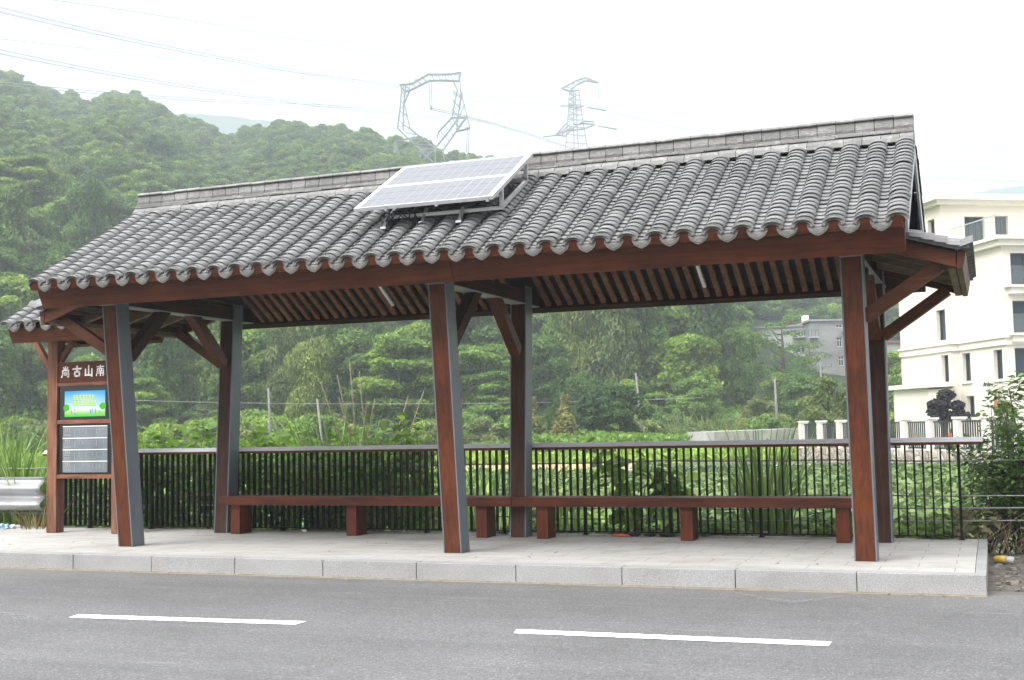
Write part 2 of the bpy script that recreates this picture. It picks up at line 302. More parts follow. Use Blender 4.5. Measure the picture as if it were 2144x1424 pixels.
class MB:
    def __init__(s): s.v = []; s.f = []; s.n = 0; s.t = []
    def add(s, V, Fc, tone=0.5):
        V = [tuple(map(float, p)) for p in V]
        s.v += V; s.f += [tuple(i+s.n for i in f) for f in Fc]; s.n += len(V); s.t += [tone]*len(V); return s
    def box(s, x0, x1, y0, y1, z0, z1, tone=0.5):
        return s.add([(x0, y0, z0), (x1, y0, z0), (x1, y1, z0), (x0, y1, z0), (x0, y0, z1), (x1, y0, z1), (x1, y1, z1), (x0, y1, z1)],
                     [(0, 3, 2, 1), (4, 5, 6, 7), (0, 1, 5, 4), (1, 2, 6, 5), (2, 3, 7, 6), (3, 0, 4, 7)], tone)
    def hexa(s, P8, tone=0.5):
        return s.add(P8, [(0, 3, 2, 1), (4, 5, 6, 7), (0, 1, 5, 4), (1, 2, 6, 5), (2, 3, 7, 6), (3, 0, 4, 7)], tone)
    def bar(s, a, b, w, h, up=(0, 0, 1), tone=0.5):
        a, b, up = Vector(a), Vector(b), Vector(up); d = (b-a).normalized(); x = d.cross(up)
        if x.length < 1e-5: x = d.cross(Vector((1, 0, 0)))
        x.normalize(); z = x.cross(d).normalized(); x = x*w/2; z = z*h/2
        return s.hexa([a-x-z, a+x-z, b+x-z, b-x-z, a-x+z, a+x+z, b+x+z, b-x+z], tone)
    def tube(s, pts, rad, k=8, cap=True, tone=0.5):
        pts = [Vector(p) for p in pts]; rs = rad if hasattr(rad, '__len__') else [rad]*len(pts); rings = []
        V = []; Fc = []
        ref = Vector((0, 0, 1)) if abs((pts[-1]-pts[0]).normalized().z) < 0.9 else Vector((1, 0, 0))
        for i, p in enumerate(pts):
            d = (pts[min(i+1, len(pts)-1)]-pts[max(i-1, 0)]).normalized(); x = d.cross(ref).normalized(); z = x.cross(d)
            for j in range(k):
                a = 2*math.pi*j/k; V.append(p+x*(rs[i]*math.cos(a))+z*(rs[i]*math.sin(a)))
        for i in range(len(pts)-1):
            for j in range(k): Fc.append((i*k+j, i*k+(j+1) % k, (i+1)*k+(j+1) % k, (i+1)*k+j))
        if cap: Fc += [tuple(range(k-1, -1, -1)), tuple((len(pts)-1)*k+j for j in range(k))]
        return s.add(V, Fc, tone)
    def prism(s, poly, axis, a, b, tone=0.5):
        """poly of 2-D points in the two other axes, extruded from a to b along axis"""
        def q(p, t):
            r = list(p); r.insert(axis, t); return r
        n = len(poly); V = [q(p, a) for p in poly]+[q(p, b) for p in poly]
        return s.add(V, [tuple(range(n))[::-1], tuple(range(n, 2*n))]+[(i, (i+1) % n, n+(i+1) % n, n+i) for i in range(n)], tone)
    def build(s, name, mat, parent=None, smooth=False, bevel=0, fix=True):
        V = np.array(s.v)
        if parent is not None: org = ORG[parent.name]
        else: org = np.array([(V[:, 0].min()+V[:, 0].max())/2, (V[:, 1].min()+V[:, 1].max())/2, V[:, 2].min()])
        me = mesh_from(name, V, s.f, mat, smooth, s.t, org)
        if fix:
            import bmesh
            bm = bmesh.new(); bm.from_mesh(me); bmesh.ops.recalc_face_normals(bm, faces=bm.faces); bm.to_mesh(me); bm.free()
        o = link(name, me, parent, org)
        if bevel:
            md = o.modifiers.new('bevel', 'BEVEL'); md.width = bevel; md.segments = 2; md.limit_method = 'ANGLE'
        return o
def copy_tree(root, loc, rotz=0, scale=1, label=None, group=None):
    def rec(o, par):
        c = o.copy(); COL.objects.link(c)
        if par is not None: c.parent = par
        for ch in o.children: rec(ch, c)
        return c
    c = rec(root, None); c.location = loc; c.rotation_euler = (0, 0, rotz)
    c.scale = (scale,)*3 if not hasattr(scale, '__len__') else scale
    if label: c['label'] = label
    if group: c['group'] = group
    return c

# ------------------------------------------------------------------ ground, road, pavement
GZ, RZ = -0.5, -0.166
def sheet(name, x0, x1, y0, y1, z, mat, nx=1, ny=1, amp=0, kind='structure', zf=None, seed=0):
    xs = np.linspace(x0, x1, nx+1); ys = np.linspace(y0, y1, ny+1); X, Y = np.meshgrid(xs, ys)
    Z = np.full_like(X, float(z)) if zf is None else zf(X, Y)
    if amp: Z = Z + np.random.default_rng(seed).normal(0, amp, Z.shape)
    V = np.stack([X.ravel(), Y.ravel(), Z.ravel()], 1); i = np.arange(nx*ny); a = (i//nx)*(nx+1)+i % nx
    Fc = np.stack([a, a+1, a+nx+2, a+nx+1], 1); org = (0, 0, 0)
    o = link(name, mesh_from(name, V, Fc, mat, True, None, org), None, org); return tag(o, kind=kind)
sheet('ground', -4000, 4000, -600, 6000, GZ, M['field'])
sheet('road', -60, 60, -16, 0.35, RZ, M['asphalt'])
mb = MB(); mb.box(-17, 17, -16.6, -16, GZ-0.2, RZ-0.01); tag(mb.build('verge_bank', M['gravel']), kind='structure')
def bank(X, Y):
    t = np.clip((Y-3.4)/3.5, 0, 1); return RZ-0.006 + (GZ+0.02-RZ)*t
o = sheet('verge', -0.06, 18, 0.3, 6.9, 0, M['gravel'], 90, 40, 0.012, zf=bank)
o = sheet('roadside_bank', -40, -0.06, 3.24, 6.9, 0, M['gravel'], 160, 24, 0.015, zf=bank)
mb = MB(); mb.box(-16, -0.09, 0.16, 3.3, RZ-0.1, -0.003); tag(mb.build('pavement', M['paving']), kind='structure')
mb = MB()
for k in range(17):                                   # front kerb stones, one metre each, with open joints
    j = rng.normal(0, 0.002)
    mb.box(-k-1+0.004, -k-0.002, 0+j, 0.157, RZ-0.1, rng.normal(0, 0.0015))
for k in range(3): mb.box(-0.087, 0.0, 0.16+k*1.045, 0.16+(k+1)*1.045-0.004, RZ-0.1, rng.normal(0, 0.001))
kb = mb.build('kerb', M['kerb'], bevel=0.006); tag(kb, kind='structure')
mb = MB(); mb.box(-16, 0.0, -0.012, -0.001, RZ, RZ+0.012); mb.box(-16, 0.0, -0.06, -0.014, RZ+0.001, RZ+0.004)
tag(mb.build('kerb_mortar', mottled('sandy_mortar_line', [(0.18, 0.15, 0.11), (0.3, 0.26, 0.2)], 9, 0.9)), kind='structure')
mb = MB()
def dash(x0, x1, y0, y1, sk=0.04):
    n = 24
    for i in range(n):
        a, b_ = x0+(x1-x0)*i/n, x0+(x1-x0)*(i+1)/n
        e = [rng.normal(0, 0.003) for _ in range(4)]
        q = (-sk if i == 0 else 0, sk if i == n-1 else 0)
        mb.add([(a, y0+(y1-y0)*0, RZ+0.004), (b_, y0, RZ+0.004), (b_, y0+0.165, RZ+0.004), (a, y0+0.165, RZ+0.004)], [(0, 1, 2, 3)])
DJ = [0.0, 0.0]
def dash2(x0, x1, ya, yb, wd=0.165):
    n = 60
    for i in range(n):
        xa, xb = x0+(x1-x0)*i/n, x0+(x1-x0)*(i+1)/n
        fa, fb = (xa-x0)/(x1-x0), (xb-x0)/(x1-x0); pa, pb = ya+(yb-ya)*fa, ya+(yb-ya)*fb
        s0 = -0.02 if i else -0.0
        j_ = DJ; a_, b_, c_, d_ = j_[0], rng.normal(0, .003), rng.normal(0, .003), j_[1]; DJ[:] = [b_, c_]
        mb.add([(xa, pa+a_, RZ+0.004), (xb, pb+b_, RZ+0.004), (xb+(0.0), pb+wd+c_, RZ+0.004), (xa-(0.04 if i == 0 else 0), pa+wd+d_, RZ+0.004)], [(0, 1, 2, 3)])
dash2(-6.625, -5.62, -2.81, -2.745); dash2(-5.6, -4.69, -2.742, -2.675)
dash2(-3.01, -0.92, -2.624, -2.58); dash2(0.9, 3.0, -2.54, -2.5); dash2(-10.3, -8.2, -2.95, -2.88)
tag(mb.build('road_marking', M['roadpaint'], fix=False), kind='structure')

# faint pale tyre scuffs and dried splashes on the asphalt
m, nt, b = newmat('pale_scuff'); b.inputs['Base Color'].default_value = (0.3, 0.3, 0.3, 1); b.inputs['Roughness'].default_value = 0.9
n_ = noise(nt, coords(nt, (2.5, 22, 1)), 2.2, 6, 0.75); f_ = ramp(nt, n_, [(0.46, (0,)*3), (0.66, (0.6,)*3)]); tr_ = N(nt, 'ShaderNodeBsdfTransparent'); mx_ = N(nt, 'ShaderNodeMixShader')
nt.links.new(f_, mx_.inputs[0]); nt.links.new(tr_.outputs[0], mx_.inputs[1]); nt.links.new(b.outputs[0], mx_.inputs[2]); nt.links.new(mx_.outputs[0], nt.nodes['Material Output'].inputs[0]); M['scuff'] = m
def road_pt(u, v):
    d = fwd + (u-1072)/F*rgt - (v-712)/F*upv; p = CAM+d*((RZ-CAM[2])/d[2]); return Vector((p[0], p[1], RZ+0.0055))
mb = MB()
for pts, wd_ in (([(440, 1288), (520, 1270), (600, 1256), (660, 1252)], .10), ([(700, 1253), (810, 1258), (925, 1264)], .03), ([(715, 1260), (820, 1264), (925, 1269)], .03), ([(590, 1283), (720, 1289)], .06),
                 ([(-40, 1275), (40, 1290), (80, 1302)], .2), ([(0, 1237), (60, 1240)], .08), ([(1530, 1243), (1610, 1254), (1660, 1262), (1740, 1256)], .22), ([(1480, 1351), (1520, 1354)], .03), ([(1640, 1262), (1790, 1248)], .12), ([(2080, 1285), (2140, 1289)], .05), ([(1060, 1378), (1110, 1381)], .05)):
    q = [road_pt(*p_) for p_ in pts]; q = [q[i].lerp(q[i+1], t/6) for i in range(len(q)-1) for t in range(6)]+[q[-1]]; V_ = []
    for i, p_ in enumerate(q): w2 = wd_*.5*math.sin(math.pi*(i+.6)/(len(q)+.2)); V_ += [p_-Vector((0, w2, 0)), p_+Vector((0, w2, 0))]
    mb.add(V_, [(2*i, 2*i+2, 2*i+3, 2*i+1) for i in range(len(q)-1)])
tag(mb.build('road_scuff', M['scuff'], fix=False), kind='structure')

# ------------------------------------------------------------------ tiled roof pieces
TP = 0.2534                                            # tile pitch along the eave
def tile_slope(name, xs, y0, z0, slope, L, ncourse, parent, sgn=1, pan=True):
    """barrel tiles at xs and pan tiles between; climbs from (y0, z0) towards +y (sgn=1) or -y (sgn=-1)"""
    c, s = math.cos(slope), math.sin(slope); V = []; Fc = []; T = []; n = 0; rg = np.random.default_rng(len(xs)+int(L*10))
    def pt(x, t, h): return (x, y0+sgn*(t*c-h*s), z0+t*s+h*c)
    dl = L/ncourse; K = 9
    for ix, x in enumerate(xs):
        for j in range(ncourse):
            jx, jh, tn = rg.normal(0, 0.0022), rg.normal(0, 0.0018), rg.random()
            for kind in (0, 1):
                if kind == 1 and (not pan or ix == len(xs)-1): continue
                cx = x+jx if kind == 0 else (x+xs[ix+1])/2+jx
                for (ta, lift) in ((j*dl-0.004, 0.017), ((j+1)*dl+0.012, 0.0)):
                    for th in (0.0, -0.008):
                        for q in range(K):
                            u = q/(K-1)
                            if kind == 0:
                                a = math.pi*(0.03+0.94*u); r = 0.088+th
                                V.append(pt(cx-math.cos(a)*r*1.02, ta, 0.006+math.sin(a)*(0.06+th)+lift+jh))
                            else:
                                V.append(pt(cx+(u-0.5)*0.165, ta, -0.012+((u-0.5)*2)**2*0.026+lift*0.85+th+jh))
                            T.append(tn)
                b0 = n
                lo, li, uo, ui = b0, b0+K, b0+2*K, b0+3*K
                for q in range(K-1):
                    Fc.append((lo+q, lo+q+1, uo+q+1, uo+q)); Fc.append((li+q+1, li+q, lo+q, lo+q+1)[::-1] if 0 else (lo+q, li+q, li+q+1, lo+q+1))
                n += 4*K
    me = mesh_from(name, V, np.array(Fc), M['tile'], True, T, ORG[parent.name])
    me.polygons.foreach_set('use_smooth', np.tile(np.array([True, False]), len(me.polygons)//2)); return link(name, me, parent)
def eave_caps(xs, y, z, parent, sgn=1, name='eave_tile_ends'):
    mb = MB()
    for x in xs:                                       # half-ring barrel ends with a scalloped rim
        o = []; i_ = []
        for q in range(17):
            a = math.pi*q/16; ro = 1+0.06*abs(math.sin(a*8)); o.append((x-math.cos(a)*ro*0.094, z-0.008+math.sin(a)*ro*0.078)); i_.append((x-math.cos(a)*0.068, z-0.02+math.sin(a)*0.05))
        for q in range(16):
            mb.hexa([(o[q][0], y, o[q][1]), (o[q+1][0], y, o[q+1][1]), (i_[q+1][0], y, i_[q+1][1]), (i_[q][0], y, i_[q][1]),
                     (o[q][0], y+sgn*0.016, o[q][1]), (o[q+1][0], y+sgn*0.016, o[q+1][1]), (i_[q+1][0], y+sgn*0.016, i_[q+1][1]), (i_[q][0], y+sgn*0.016, i_[q][1])])
    for a_, b_ in zip(xs[:-1], xs[1:]):                # pointed drip tiles
        x = (a_+b_)/2; yy = y+sgn*0.018
        up = [(-0.088, 0.01), (-0.055, -0.002), (-0.02, -0.008), (0.02, -0.008), (0.055, -0.002), (0.088, 0.01)]
        dn = [(0.088, -0.022), (0.068, -0.056), (0.034, -0.08), (0.0, -0.094), (-0.034, -0.08), (-0.068, -0.056), (-0.088, -0.022)]
        poly = [(x+p, z+q) for p, q in up+dn]; n = len(poly)
        ci = n
        Vv = [(p, yy, q) for p, q in poly]+[(p, yy+sgn*0.014, q) for p, q in poly]
        mb.add(Vv, [tuple(range(n))[::-1], tuple(range(n, 2*n))]+[(i, (i+1) % n, n+(i+1) % n, n+i) for i in range(n)])
        rim = [(x+p*0.8, z-0.012+(q+0.012)*0.76-0.006) for p, q in [(-0.082, 0.0)]+dn[::-1][0:]+[(0.082, 0.0)]][1:-1]
        mb.add([(p, yy-sgn*0.005, q) for p, q in rim]+[(x, yy-sgn*0.01, z-0.04)], [(i, (i+1) % len(rim), len(rim)) for i in range(len(rim))])
    return mb.build(name, M['tilecap'], parent)

# ------------------------------------------------------------------ bus shelter
XC = -5.01; X0, X1 = XC-4.5, XC+4.5; YC = 1.79
SL = R(30); c30, s30 = math.cos(SL), math.sin(SL)
sh = empty('bus_shelter', (XC, YC, 0), 'long timber and steel bus shelter with grey tiled gable roof on the pavement', 'bus shelter')
EY, EZ = -0.12, 2.862                                  # eave line of the pans
bx = [X1-0.046-TP*k for k in range(36)][::-1]
RL = (YC-0.14-EY)/c30
tile_slope('front_roof_tiles', bx, EY, EZ, SL, RL, 22, sh)
tile_slope('rear_roof_tiles', bx, 2*YC-EY, EZ, SL, RL, 22, sh, -1)
eave_caps(bx, EY-0.022, EZ+0.02, sh); eave_caps(bx, 2*YC-EY+0.022, EZ+0.02, sh, -1)
def roofz(y, off=0): return EZ+(min(y, 2*YC-y)-EY)*math.tan(SL)+off
mb = MB()
for sg in (1, -1):
    f_ = lambda y: y if sg == 1 else 2*YC-y
    mb.prism([(f_(EY+0.03), roofz(EY+0.03, -0.03)), (f_(YC), roofz(YC, -0.03)), (f_(YC), roofz(YC, -0.075)), (f_(EY+0.05), roofz(EY+0.05, -0.075))], 0, X0+0.03, X1-0.03)
mb.build('roof_deck', M['black_void'], sh)
# eave beams, face square to the slope
def eave_beam(name, sg, label=None):
    f_ = lambda y: y if sg == 1 else 2*YC-y
    pts = [(-0.022, 2.865), (0.095, 2.632), (0.185, 2.677), (0.068, 2.91)]
    a = MB(); a.prism([(f_(y), z) for y, z in pts], 0, X0, XC+0.4)
    a.prism([(f_(y+0.002), z) for y, z in pts], 0, XC+0.404, X1)
    return a.build(name, M['wood_x' if sg == 1 else 'dwood_x'], sh, bevel=0.004)  # rear beam gets the darker wood to paint in its shadow
eave_beam('front_eave_beam', 1); eave_beam('rear_eave_beam', -1)
for sg in (1, -1):
    f_ = lambda y: y if sg == 1 else 2*YC-y
    mb = MB(); mb.prism([(f_(-0.098), 2.818), (f_(-0.124), 2.87), (f_(-0.03), 2.87), (f_(-0.005), 2.818)], 0, X0+0.004, X1-0.004)
    for x in bx:
        q_ = [(x-math.cos(math.pi*k/8)*0.076, 2.8705+math.sin(math.pi*k/8)*0.052) for k in range(9)]
        ya_, yb2 = sorted((f_(-0.118), f_(-0.085))); mb.add([(a, ya_-sg*(b_-2.8705)*0.3, b_) for a, b_ in q_]+[(a, yb2, b_) for a, b_ in q_], [tuple(range(9)), tuple(range(17, 8, -1))]+[(i, i+1, 10+i, 9+i) for i in range(8)])
    mb.build('eave_filler_board', M['wood_x' if sg == 1 else 'dwood_x'], sh)  # rear board darkened to match the shade painted on its beam
# gable bargeboards
for xa in (X0, X1):
    s_ = 1 if xa == X1 else -1
    for sg in (1, -1):
        f_ = lambda y: y if sg == 1 else 2*YC-y
        mb = MB(); mb.prism([(f_(-0.0), roofz(0, -0.005)), (f_(YC), roofz(YC, -0.005)), (f_(YC), roofz(YC, -0.2)), (f_(0.12), roofz(0.12, -0.2))], 0, xa+s_*0.004, xa+s_*0.026)
        mb.build('bargeboard', M['white_board'], sh)
        mb = MB()
        for yb_ in (0.55, 1.05, 1.5): mb.bar((xa-s_*1.05, f_(yb_), roofz(yb_, -0.115)), (xa-s_*0.002, f_(yb_), roofz(yb_, -0.115)), 0.05, 0.07)
        mb.build('gable_purlins', M['dwood_x'], sh)
for xa in (X0+0.35, X1-0.35): mb = MB(); mb.prism([(YC-1.2, 2.9), (YC+1.2, 2.9), (YC, roofz(YC, -0.09))], 0, xa-0.02, xa+0.02); mb.build('gable_shade_sheet', M['black_void'], sh)  # black sheets added as the shade inside the open gable ends
# ridge courses
def ridge(name, prof, ln, mat, gap=0.003, wob=0.0016):
    mb = MB(); x = X0-0.02
    while x < X1+0.01:
        x2 = min(x+ln, X1+0.03); dz, dy, tn = rng.normal(0, wob), rng.normal(0, wob), rng.random()
        mb.prism([(y+YC+dy, z+dz) for y, z in prof], 0, x, x2-gap, tn); x = x2
    return mb.build(name, mat, sh, bevel=0.003)
rc = [(-0.18, 3.9), (-0.172, 3.95), (-0.14, 3.983), (-0.1, 3.998), (0.1, 3.998), (0.14, 3.983), (0.172, 3.95), (0.18, 3.9)]
ridge('ridge_cover_tiles', rc, 0.175, M['ridge'])
ridge('ridge_thin_course', [(-0.125, 3.999), (-0.125, 4.021), (0.125, 4.021), (0.125, 3.999)], 0.26, M['ridge'], wob=0.003)
ridge('ridge_thin_course', [(-0.1, 4.022), (-0.1, 4.043), (0.1, 4.043), (0.1, 4.022)], 0.36, M['ridge'], wob=0.001)
ridge('ridge_carved_blocks', [(-0.075, 4.044), (-0.082, 4.075), (-0.07, 4.155), (0.07, 4.155), (0.082, 4.075), (0.075, 4.044)], 0.181, M['ridgecarve'], 0.005)
ridge('ridge_cap', [(-0.09, 4.156), (-0.095, 4.168), (-0.07, 4.192), (0, 4.2), (0.07, 4.192), (0.095, 4.168), (0.09, 4.156)], 0.181, M['ridge'])
# posts: timber faces front and back, steel flanks standing 3 mm proud at the edges
W_, Dp = 0.195, 0.205
FX = [-9.118, -5.108, -1.1]
YF, YFT, ZF = 0.877, 0.571, 2.67; YB, YBT, ZB = 2.708, 2.869, 2.80
def lerp(a, b_, t): return a+(b_-a)*t
def post(x, y0, y1, z1, back):
    mb = MB(); t = 0.012
    mb.hexa([(x+t, y0+0.002, 0), (x+W_-t, y0+0.002, 0), (x+W_-t, y0+Dp-0.002, 0), (x+t, y0+Dp-0.002, 0),
             (x+t, y1+0.002, z1), (x+W_-t, y1+0.002, z1), (x+W_-t, y1+Dp-0.002, z1), (x+t, y1+Dp-0.002, z1)])
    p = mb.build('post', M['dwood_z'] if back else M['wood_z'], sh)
    for xa in (x, x+W_-t):
        mb = MB(); mb.hexa([(xa, y0-0.004, 0), (xa+t, y0-0.004, 0), (xa+t, y0+Dp+0.004, 0), (xa, y0+Dp+0.004, 0),
                            (xa, y1-0.004, z1), (xa+t, y1-0.004, z1), (xa+t, y1+Dp+0.004, z1), (xa, y1+Dp+0.004, z1)])
        mb.build('side_plate', M['steel'], p)
    return p
for x in FX:
    post(x, YF, YFT, ZF+0.1, False); post(x, YB, YBT, ZB+0.1, True)
    xm = x+W_/2
    mb = MB(); mb.box(x+0.02, x+W_-0.02, 0.17, 3.41, 2.7, 2.86); mb.build('tie_beam', M['dwood_y'], sh, bevel=0.003)
    mb = MB(); mb.box(x+0.005, x+W_-0.005, 0.25, 3.33, 2.688, 2.6985); mb.build('tie_beam_flange', M['edge'], sh)
    for (a, b_) in (((xm, 0.90, 2.12), (xm, 1.60, 2.76)), ((xm, 2.76, 2.13), (xm, 2.02, 2.78))):
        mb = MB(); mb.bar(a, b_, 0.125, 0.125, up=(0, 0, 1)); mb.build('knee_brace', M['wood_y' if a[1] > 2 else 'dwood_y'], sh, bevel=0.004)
# slatted ceiling under the rear slope, with a black sheet above it, and the same under the front
for sg, nm in ((-1, 'rear_slat_ceiling'), (1, 'front_slat_ceiling')):
    f_ = lambda y: y if sg == 1 else 2*YC-y
    mb = MB(); ns = 56 if sg == -1 else 56; xa, xb = FX[0]+W_+0.05, FX[2]-0.06
    for i in range(ns):
        x = xa+(xb-xa)*(i+0.5)/ns
        if abs(x-FX[1]-W_/2) < 0.13: continue
        mb.prism([(f_(0.21), 2.70), (f_(YC-0.02), roofz(YC, -0.36)), (f_(YC-0.02), roofz(YC, -0.31)), (f_(0.21), 2.745)], 0, x-0.03, x+0.03)
    mb.build(nm, M['slat'], sh)
mb = MB()
for sg in (1, -1):
    f_ = lambda y: y if sg == 1 else 2*YC-y
    mb.prism([(f_(0.2), 2.80), (f_(YC), roofz(YC, -0.25)), (f_(YC), roofz(YC, -0.235)), (f_(0.2), 2.815)], 0, FX[0]+W_+0.01, FX[2]-0.01)
mb.build('ceiling_black_sheet', M['black_void'], sh)
# side canopies at both ends
def canopy(s_):
    xo = XC+s_*4.93; xi = XC+s_*3.98; ya, yb_ = YC-1.25, YC+1.25; zo, sl = 2.52, math.tan(R(17))
    zt = lambda x, h: zo+0.15+h+abs(xo-x)*sl
    mb = MB(); lo, hi = min(xo, xi), max(xo, xi)
    mb.prism([(xo-s_*0.0, zt(xo, -0.02)), (xi, zt(xi, -0.02)), (xi, zt(xi, 0.0)), (xo, zt(xo, 0.0))], 1, ya+0.01, yb_-0.01)
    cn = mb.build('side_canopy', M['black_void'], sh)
    for y in (ya, yb_-0.05):                            # rake boards
        mb = MB(); mb.prism([(xo-s_*0.052, zo+0.012), (xi, zo+0.01+abs(xo-xi)*sl), (xi, zt(xi, -0.021)), (xo-s_*0.052, zt(xo-s_*0.052, -0.021))], 1, y, y+0.05)
        mb.build('rake_board', M['wood_x'], cn, bevel=0.003)
    mb = MB(); mb.prism([(xo-s_*0.05, zo), (xo, zo+0.0), (xo+s_*0.03, zo+0.15), (xo-s_*0.04, zo+0.15)], 1, ya+0.0, yb_); mb.build('fascia', M['wood_y'], cn, bevel=0.003)
    mb = MB()
    for i in range(9):
        x = xo-s_*(0.12+0.1*i); mb.box(x-0.012, x+0.012, ya+0.05, yb_-0.05, zt(x, -0.045), zt(x, -0.021))
    mb.build('battens', M['batten'], cn)
    mb = MB()
    for y in (ya+0.62, YC, yb_-0.62): mb.bar((xo-s_*0.06, y, zt(xo-s_*.06, -0.09)), (xi, y, zt(xi, -0.09)), 0.06, 0.08)
    for x in (xo-s_*0.09,): mb.bar((x, ya+0.05, zo+0.03), (x, yb_-0.05, zo+0.03), 0.06, 0.05)
    mb.build('rafters', M['batten'], cn)
    # tiles: rows run down the slope (along x)
    ys = [ya-0.03+0.2534*k for k in range(11)]; mb = MB(); dl = 0.1; nco = 5
    for k, y in enumerate(ys):
        for j in range(nco):
            tn = rng.random()
            for pan in (0, 1):
                if pan and k == len(ys)-1: continue
                K = 7; V = []
                for (ta, lf) in ((j*dl-0.03, 0.014), ((j+1)*dl-0.02, 0.0)):
                    for th in (0, -0.01):
                        for q in range(K):
                            u = q/(K-1); x = xo+s_*0.06-s_*ta
                            if not pan: a = math.pi*u; yy, h = y-math.cos(a)*(0.08+th), 0.015+math.sin(a)*(0.07+th)
                            else: yy, h = y+TP/2+(u-0.5)*0.17, -0.0+((u-.5)*2)**2*0.03+th
                            V.append((x, yy, zt(x, h+lf)))
                Fc = []
                for q in range(K-1): Fc += [(q, q+1, 2*K+q+1, 2*K+q), (q, K+q, K+q+1, q+1)]
                if not pan and k in (0, len(ys)-1):        # closed flank along the rake
                    pass
                mb.add(V, Fc, tn)
    mb.build('canopy_tiles', M['tile'], cn, fix=False)
    for y in (ya-0.075, yb_+0.0):                        # overlapping rake cover tiles seen edge-on
        mb = MB()
        for j in range(6):
            x_a, x_b = xo+s_*0.06-s_*j*0.1, xo+s_*0.06-s_*(j+1)*0.1-s_*0.004
            mb.hexa([(x_a, y, zt(x_a, 0.0)), (x_b, y, zt(x_b, -0.01)), (x_b, y+0.07, zt(x_b, 0.0)), (x_a, y+0.07, zt(x_a, 0.0)),
                     (x_a, y, zt(x_a, 0.065)), (x_b, y, zt(x_b, 0.052)), (x_b, y+0.07, zt(x_b, 0.075)), (x_a, y+0.07, zt(x_a, 0.085))], rng.random())
        mb.build('rake_tiles', M['tile'], cn)
    for (y0, za) in ((0.72, 2.16), (2.83, 2.13)):
        xp = FX[2]+W_ if s_ > 0 else FX[0]
        mb = MB(); mb.bar((xp-s_*0.02, y0+0.03, za), (XC+s_*4.74, y0-0.02 if y0 < 1 else y0, 2.575), 0.1, 0.115); mb.build('side_brace', M['wood_x'], sh, bevel=0.004)
canopy(1); canopy(-1)

# ceiling tube lamps under the slats
def tube_light(x, label):
    z = lambda y: 2.70-0.02+(2*YC-y-0.21)*(roofz(YC, -0.36)-2.70)/(YC-0.23)
    ya, yb_ = 3.14, 2.66
    mb = MB(); mb.bar((x, ya, z(ya)-0.012), (x, yb_, z(yb_)-0.012), 0.045, 0.02)
    o = empty('tube_light', (x, (ya+yb_)/2, z(2.9)-0.03), label, 'lamp', 'tube lamps on the slatted ceiling')
    mb.build('housing', M['alu'], o)
    m2 = MB(); m2.bar((x, ya-0.01, z(ya-0.01)-0.029), (x, yb_+0.01, z(yb_+0.01)-0.029), 0.034, 0.013); m2.build('diffuser', M['white_paint'], o)
tube_light(-6.78, 'thin white tube lamp on the slatted ceiling left of the middle posts')
tube_light(-2.86, 'thin white tube lamp on the slatted ceiling right of the middle posts')

# ------------------------------------------------------------------ solar array on the roof
sp = empty('solar_array', (-5.04, 0.9, 3.45), 'tilted pair of white framed solar panels on an aluminium rack on the tiled roof', 'solar panel')
def sgrid_mat():
    m, nt, b = newmat('solar_cells'); b.inputs['Base Color'].default_value = (0.12, 0.123, 0.142, 1)
    b.inputs['Roughness'].default_value = 0.35; b.inputs['Specular IOR Level'].default_value = 0.55; return m
M['cells'] = sgrid_mat()
M['cellgrid'] = mottled('solar_backsheet', [(0.6, 0.6, 0.62), (0.66, 0.66, 0.68)], 2, 0.2, fine=0.04)
SX0, SX1, SY0, SY1, SZ0, SZ1 = -5.79, -4.285, 0.30, 1.455, 3.465, 4.115
sv = Vector((0, SY1-SY0, SZ1-SZ0)); sL = sv.length; sv.normalize(); sn = Vector((1, 0, 0)).cross(sv)
if sn.z < 0: sn = -sn
def SPt(x, t, h): return Vector((x, SY0, SZ0))+sv*t+sn*h
def sbox(mb, x0, x1, t0, t1, h0, h1): mb.hexa([SPt(x0, t0, h0), SPt(x1, t0, h0), SPt(x1, t1, h0), SPt(x0, t1, h0), SPt(x0, t0, h1), SPt(x1, t0, h1), SPt(x1, t1, h1), SPt(x0, t1, h1)])
for k in (0, 1):
    t0 = k*(sL/2)+0.003*k; t1 = t0+sL/2-0.003; fw = 0.012
    mb = MB(); sbox(mb, SX0, SX1, t0, t0+fw, -0.035, 0.002); sbox(mb, SX0, SX1, t1-fw, t1, -0.035, 0.002)
    sbox(mb, SX0, SX0+fw, t0+fw, t1-fw, -0.035, 0.002); sbox(mb, SX1-fw, SX1, t0+fw, t1-fw, -0.035, 0.002)
    pf = mb.build('panel', M['alu'], sp)
    mb = MB(); sbox(mb, SX0+fw, SX1-fw, t0+fw, t1-fw, -0.006, -0.002); mb.build('backsheet', M['cellgrid'], pf)
    mb = MB(); nx, ny = 12, 3; ax0, ax1 = SX0+0.045, SX1-0.06; ay0, ay1 = t0+0.03, t1-0.03
    for i in range(nx):
        for j in range(ny):
            a0, a1 = ax0+(ax1-ax0)*i/nx, ax0+(ax1-ax0)*(i+1)/nx; b0_, b1 = ay0+(ay1-ay0)*j/ny, ay0+(ay1-ay0)*(j+1)/ny
            sbox(mb, a0+0.003, a1-0.003, b0_+0.003, b1-0.003, -0.002, -0.0003)
    mb.build('cells', M['cells'], pf)
mb = MB(); al = 0.035
ra, rb = 0.62, 1.33
for x in (SX0+0.22, SX1-0.03):
    za, zb = roofz(ra, 0.115), roofz(rb, 0.115)
    mb = MB(); mb.bar((x, ra-0.02, za), (x, rb+0.02, zb), al, al); mb.bar((x, ra, za), (x, ra, za+0.2), al, al); mb.bar((x, rb, zb), (x, rb, zb+0.2), al, al)
    mb.build('side_frame', M['alu'], sp)
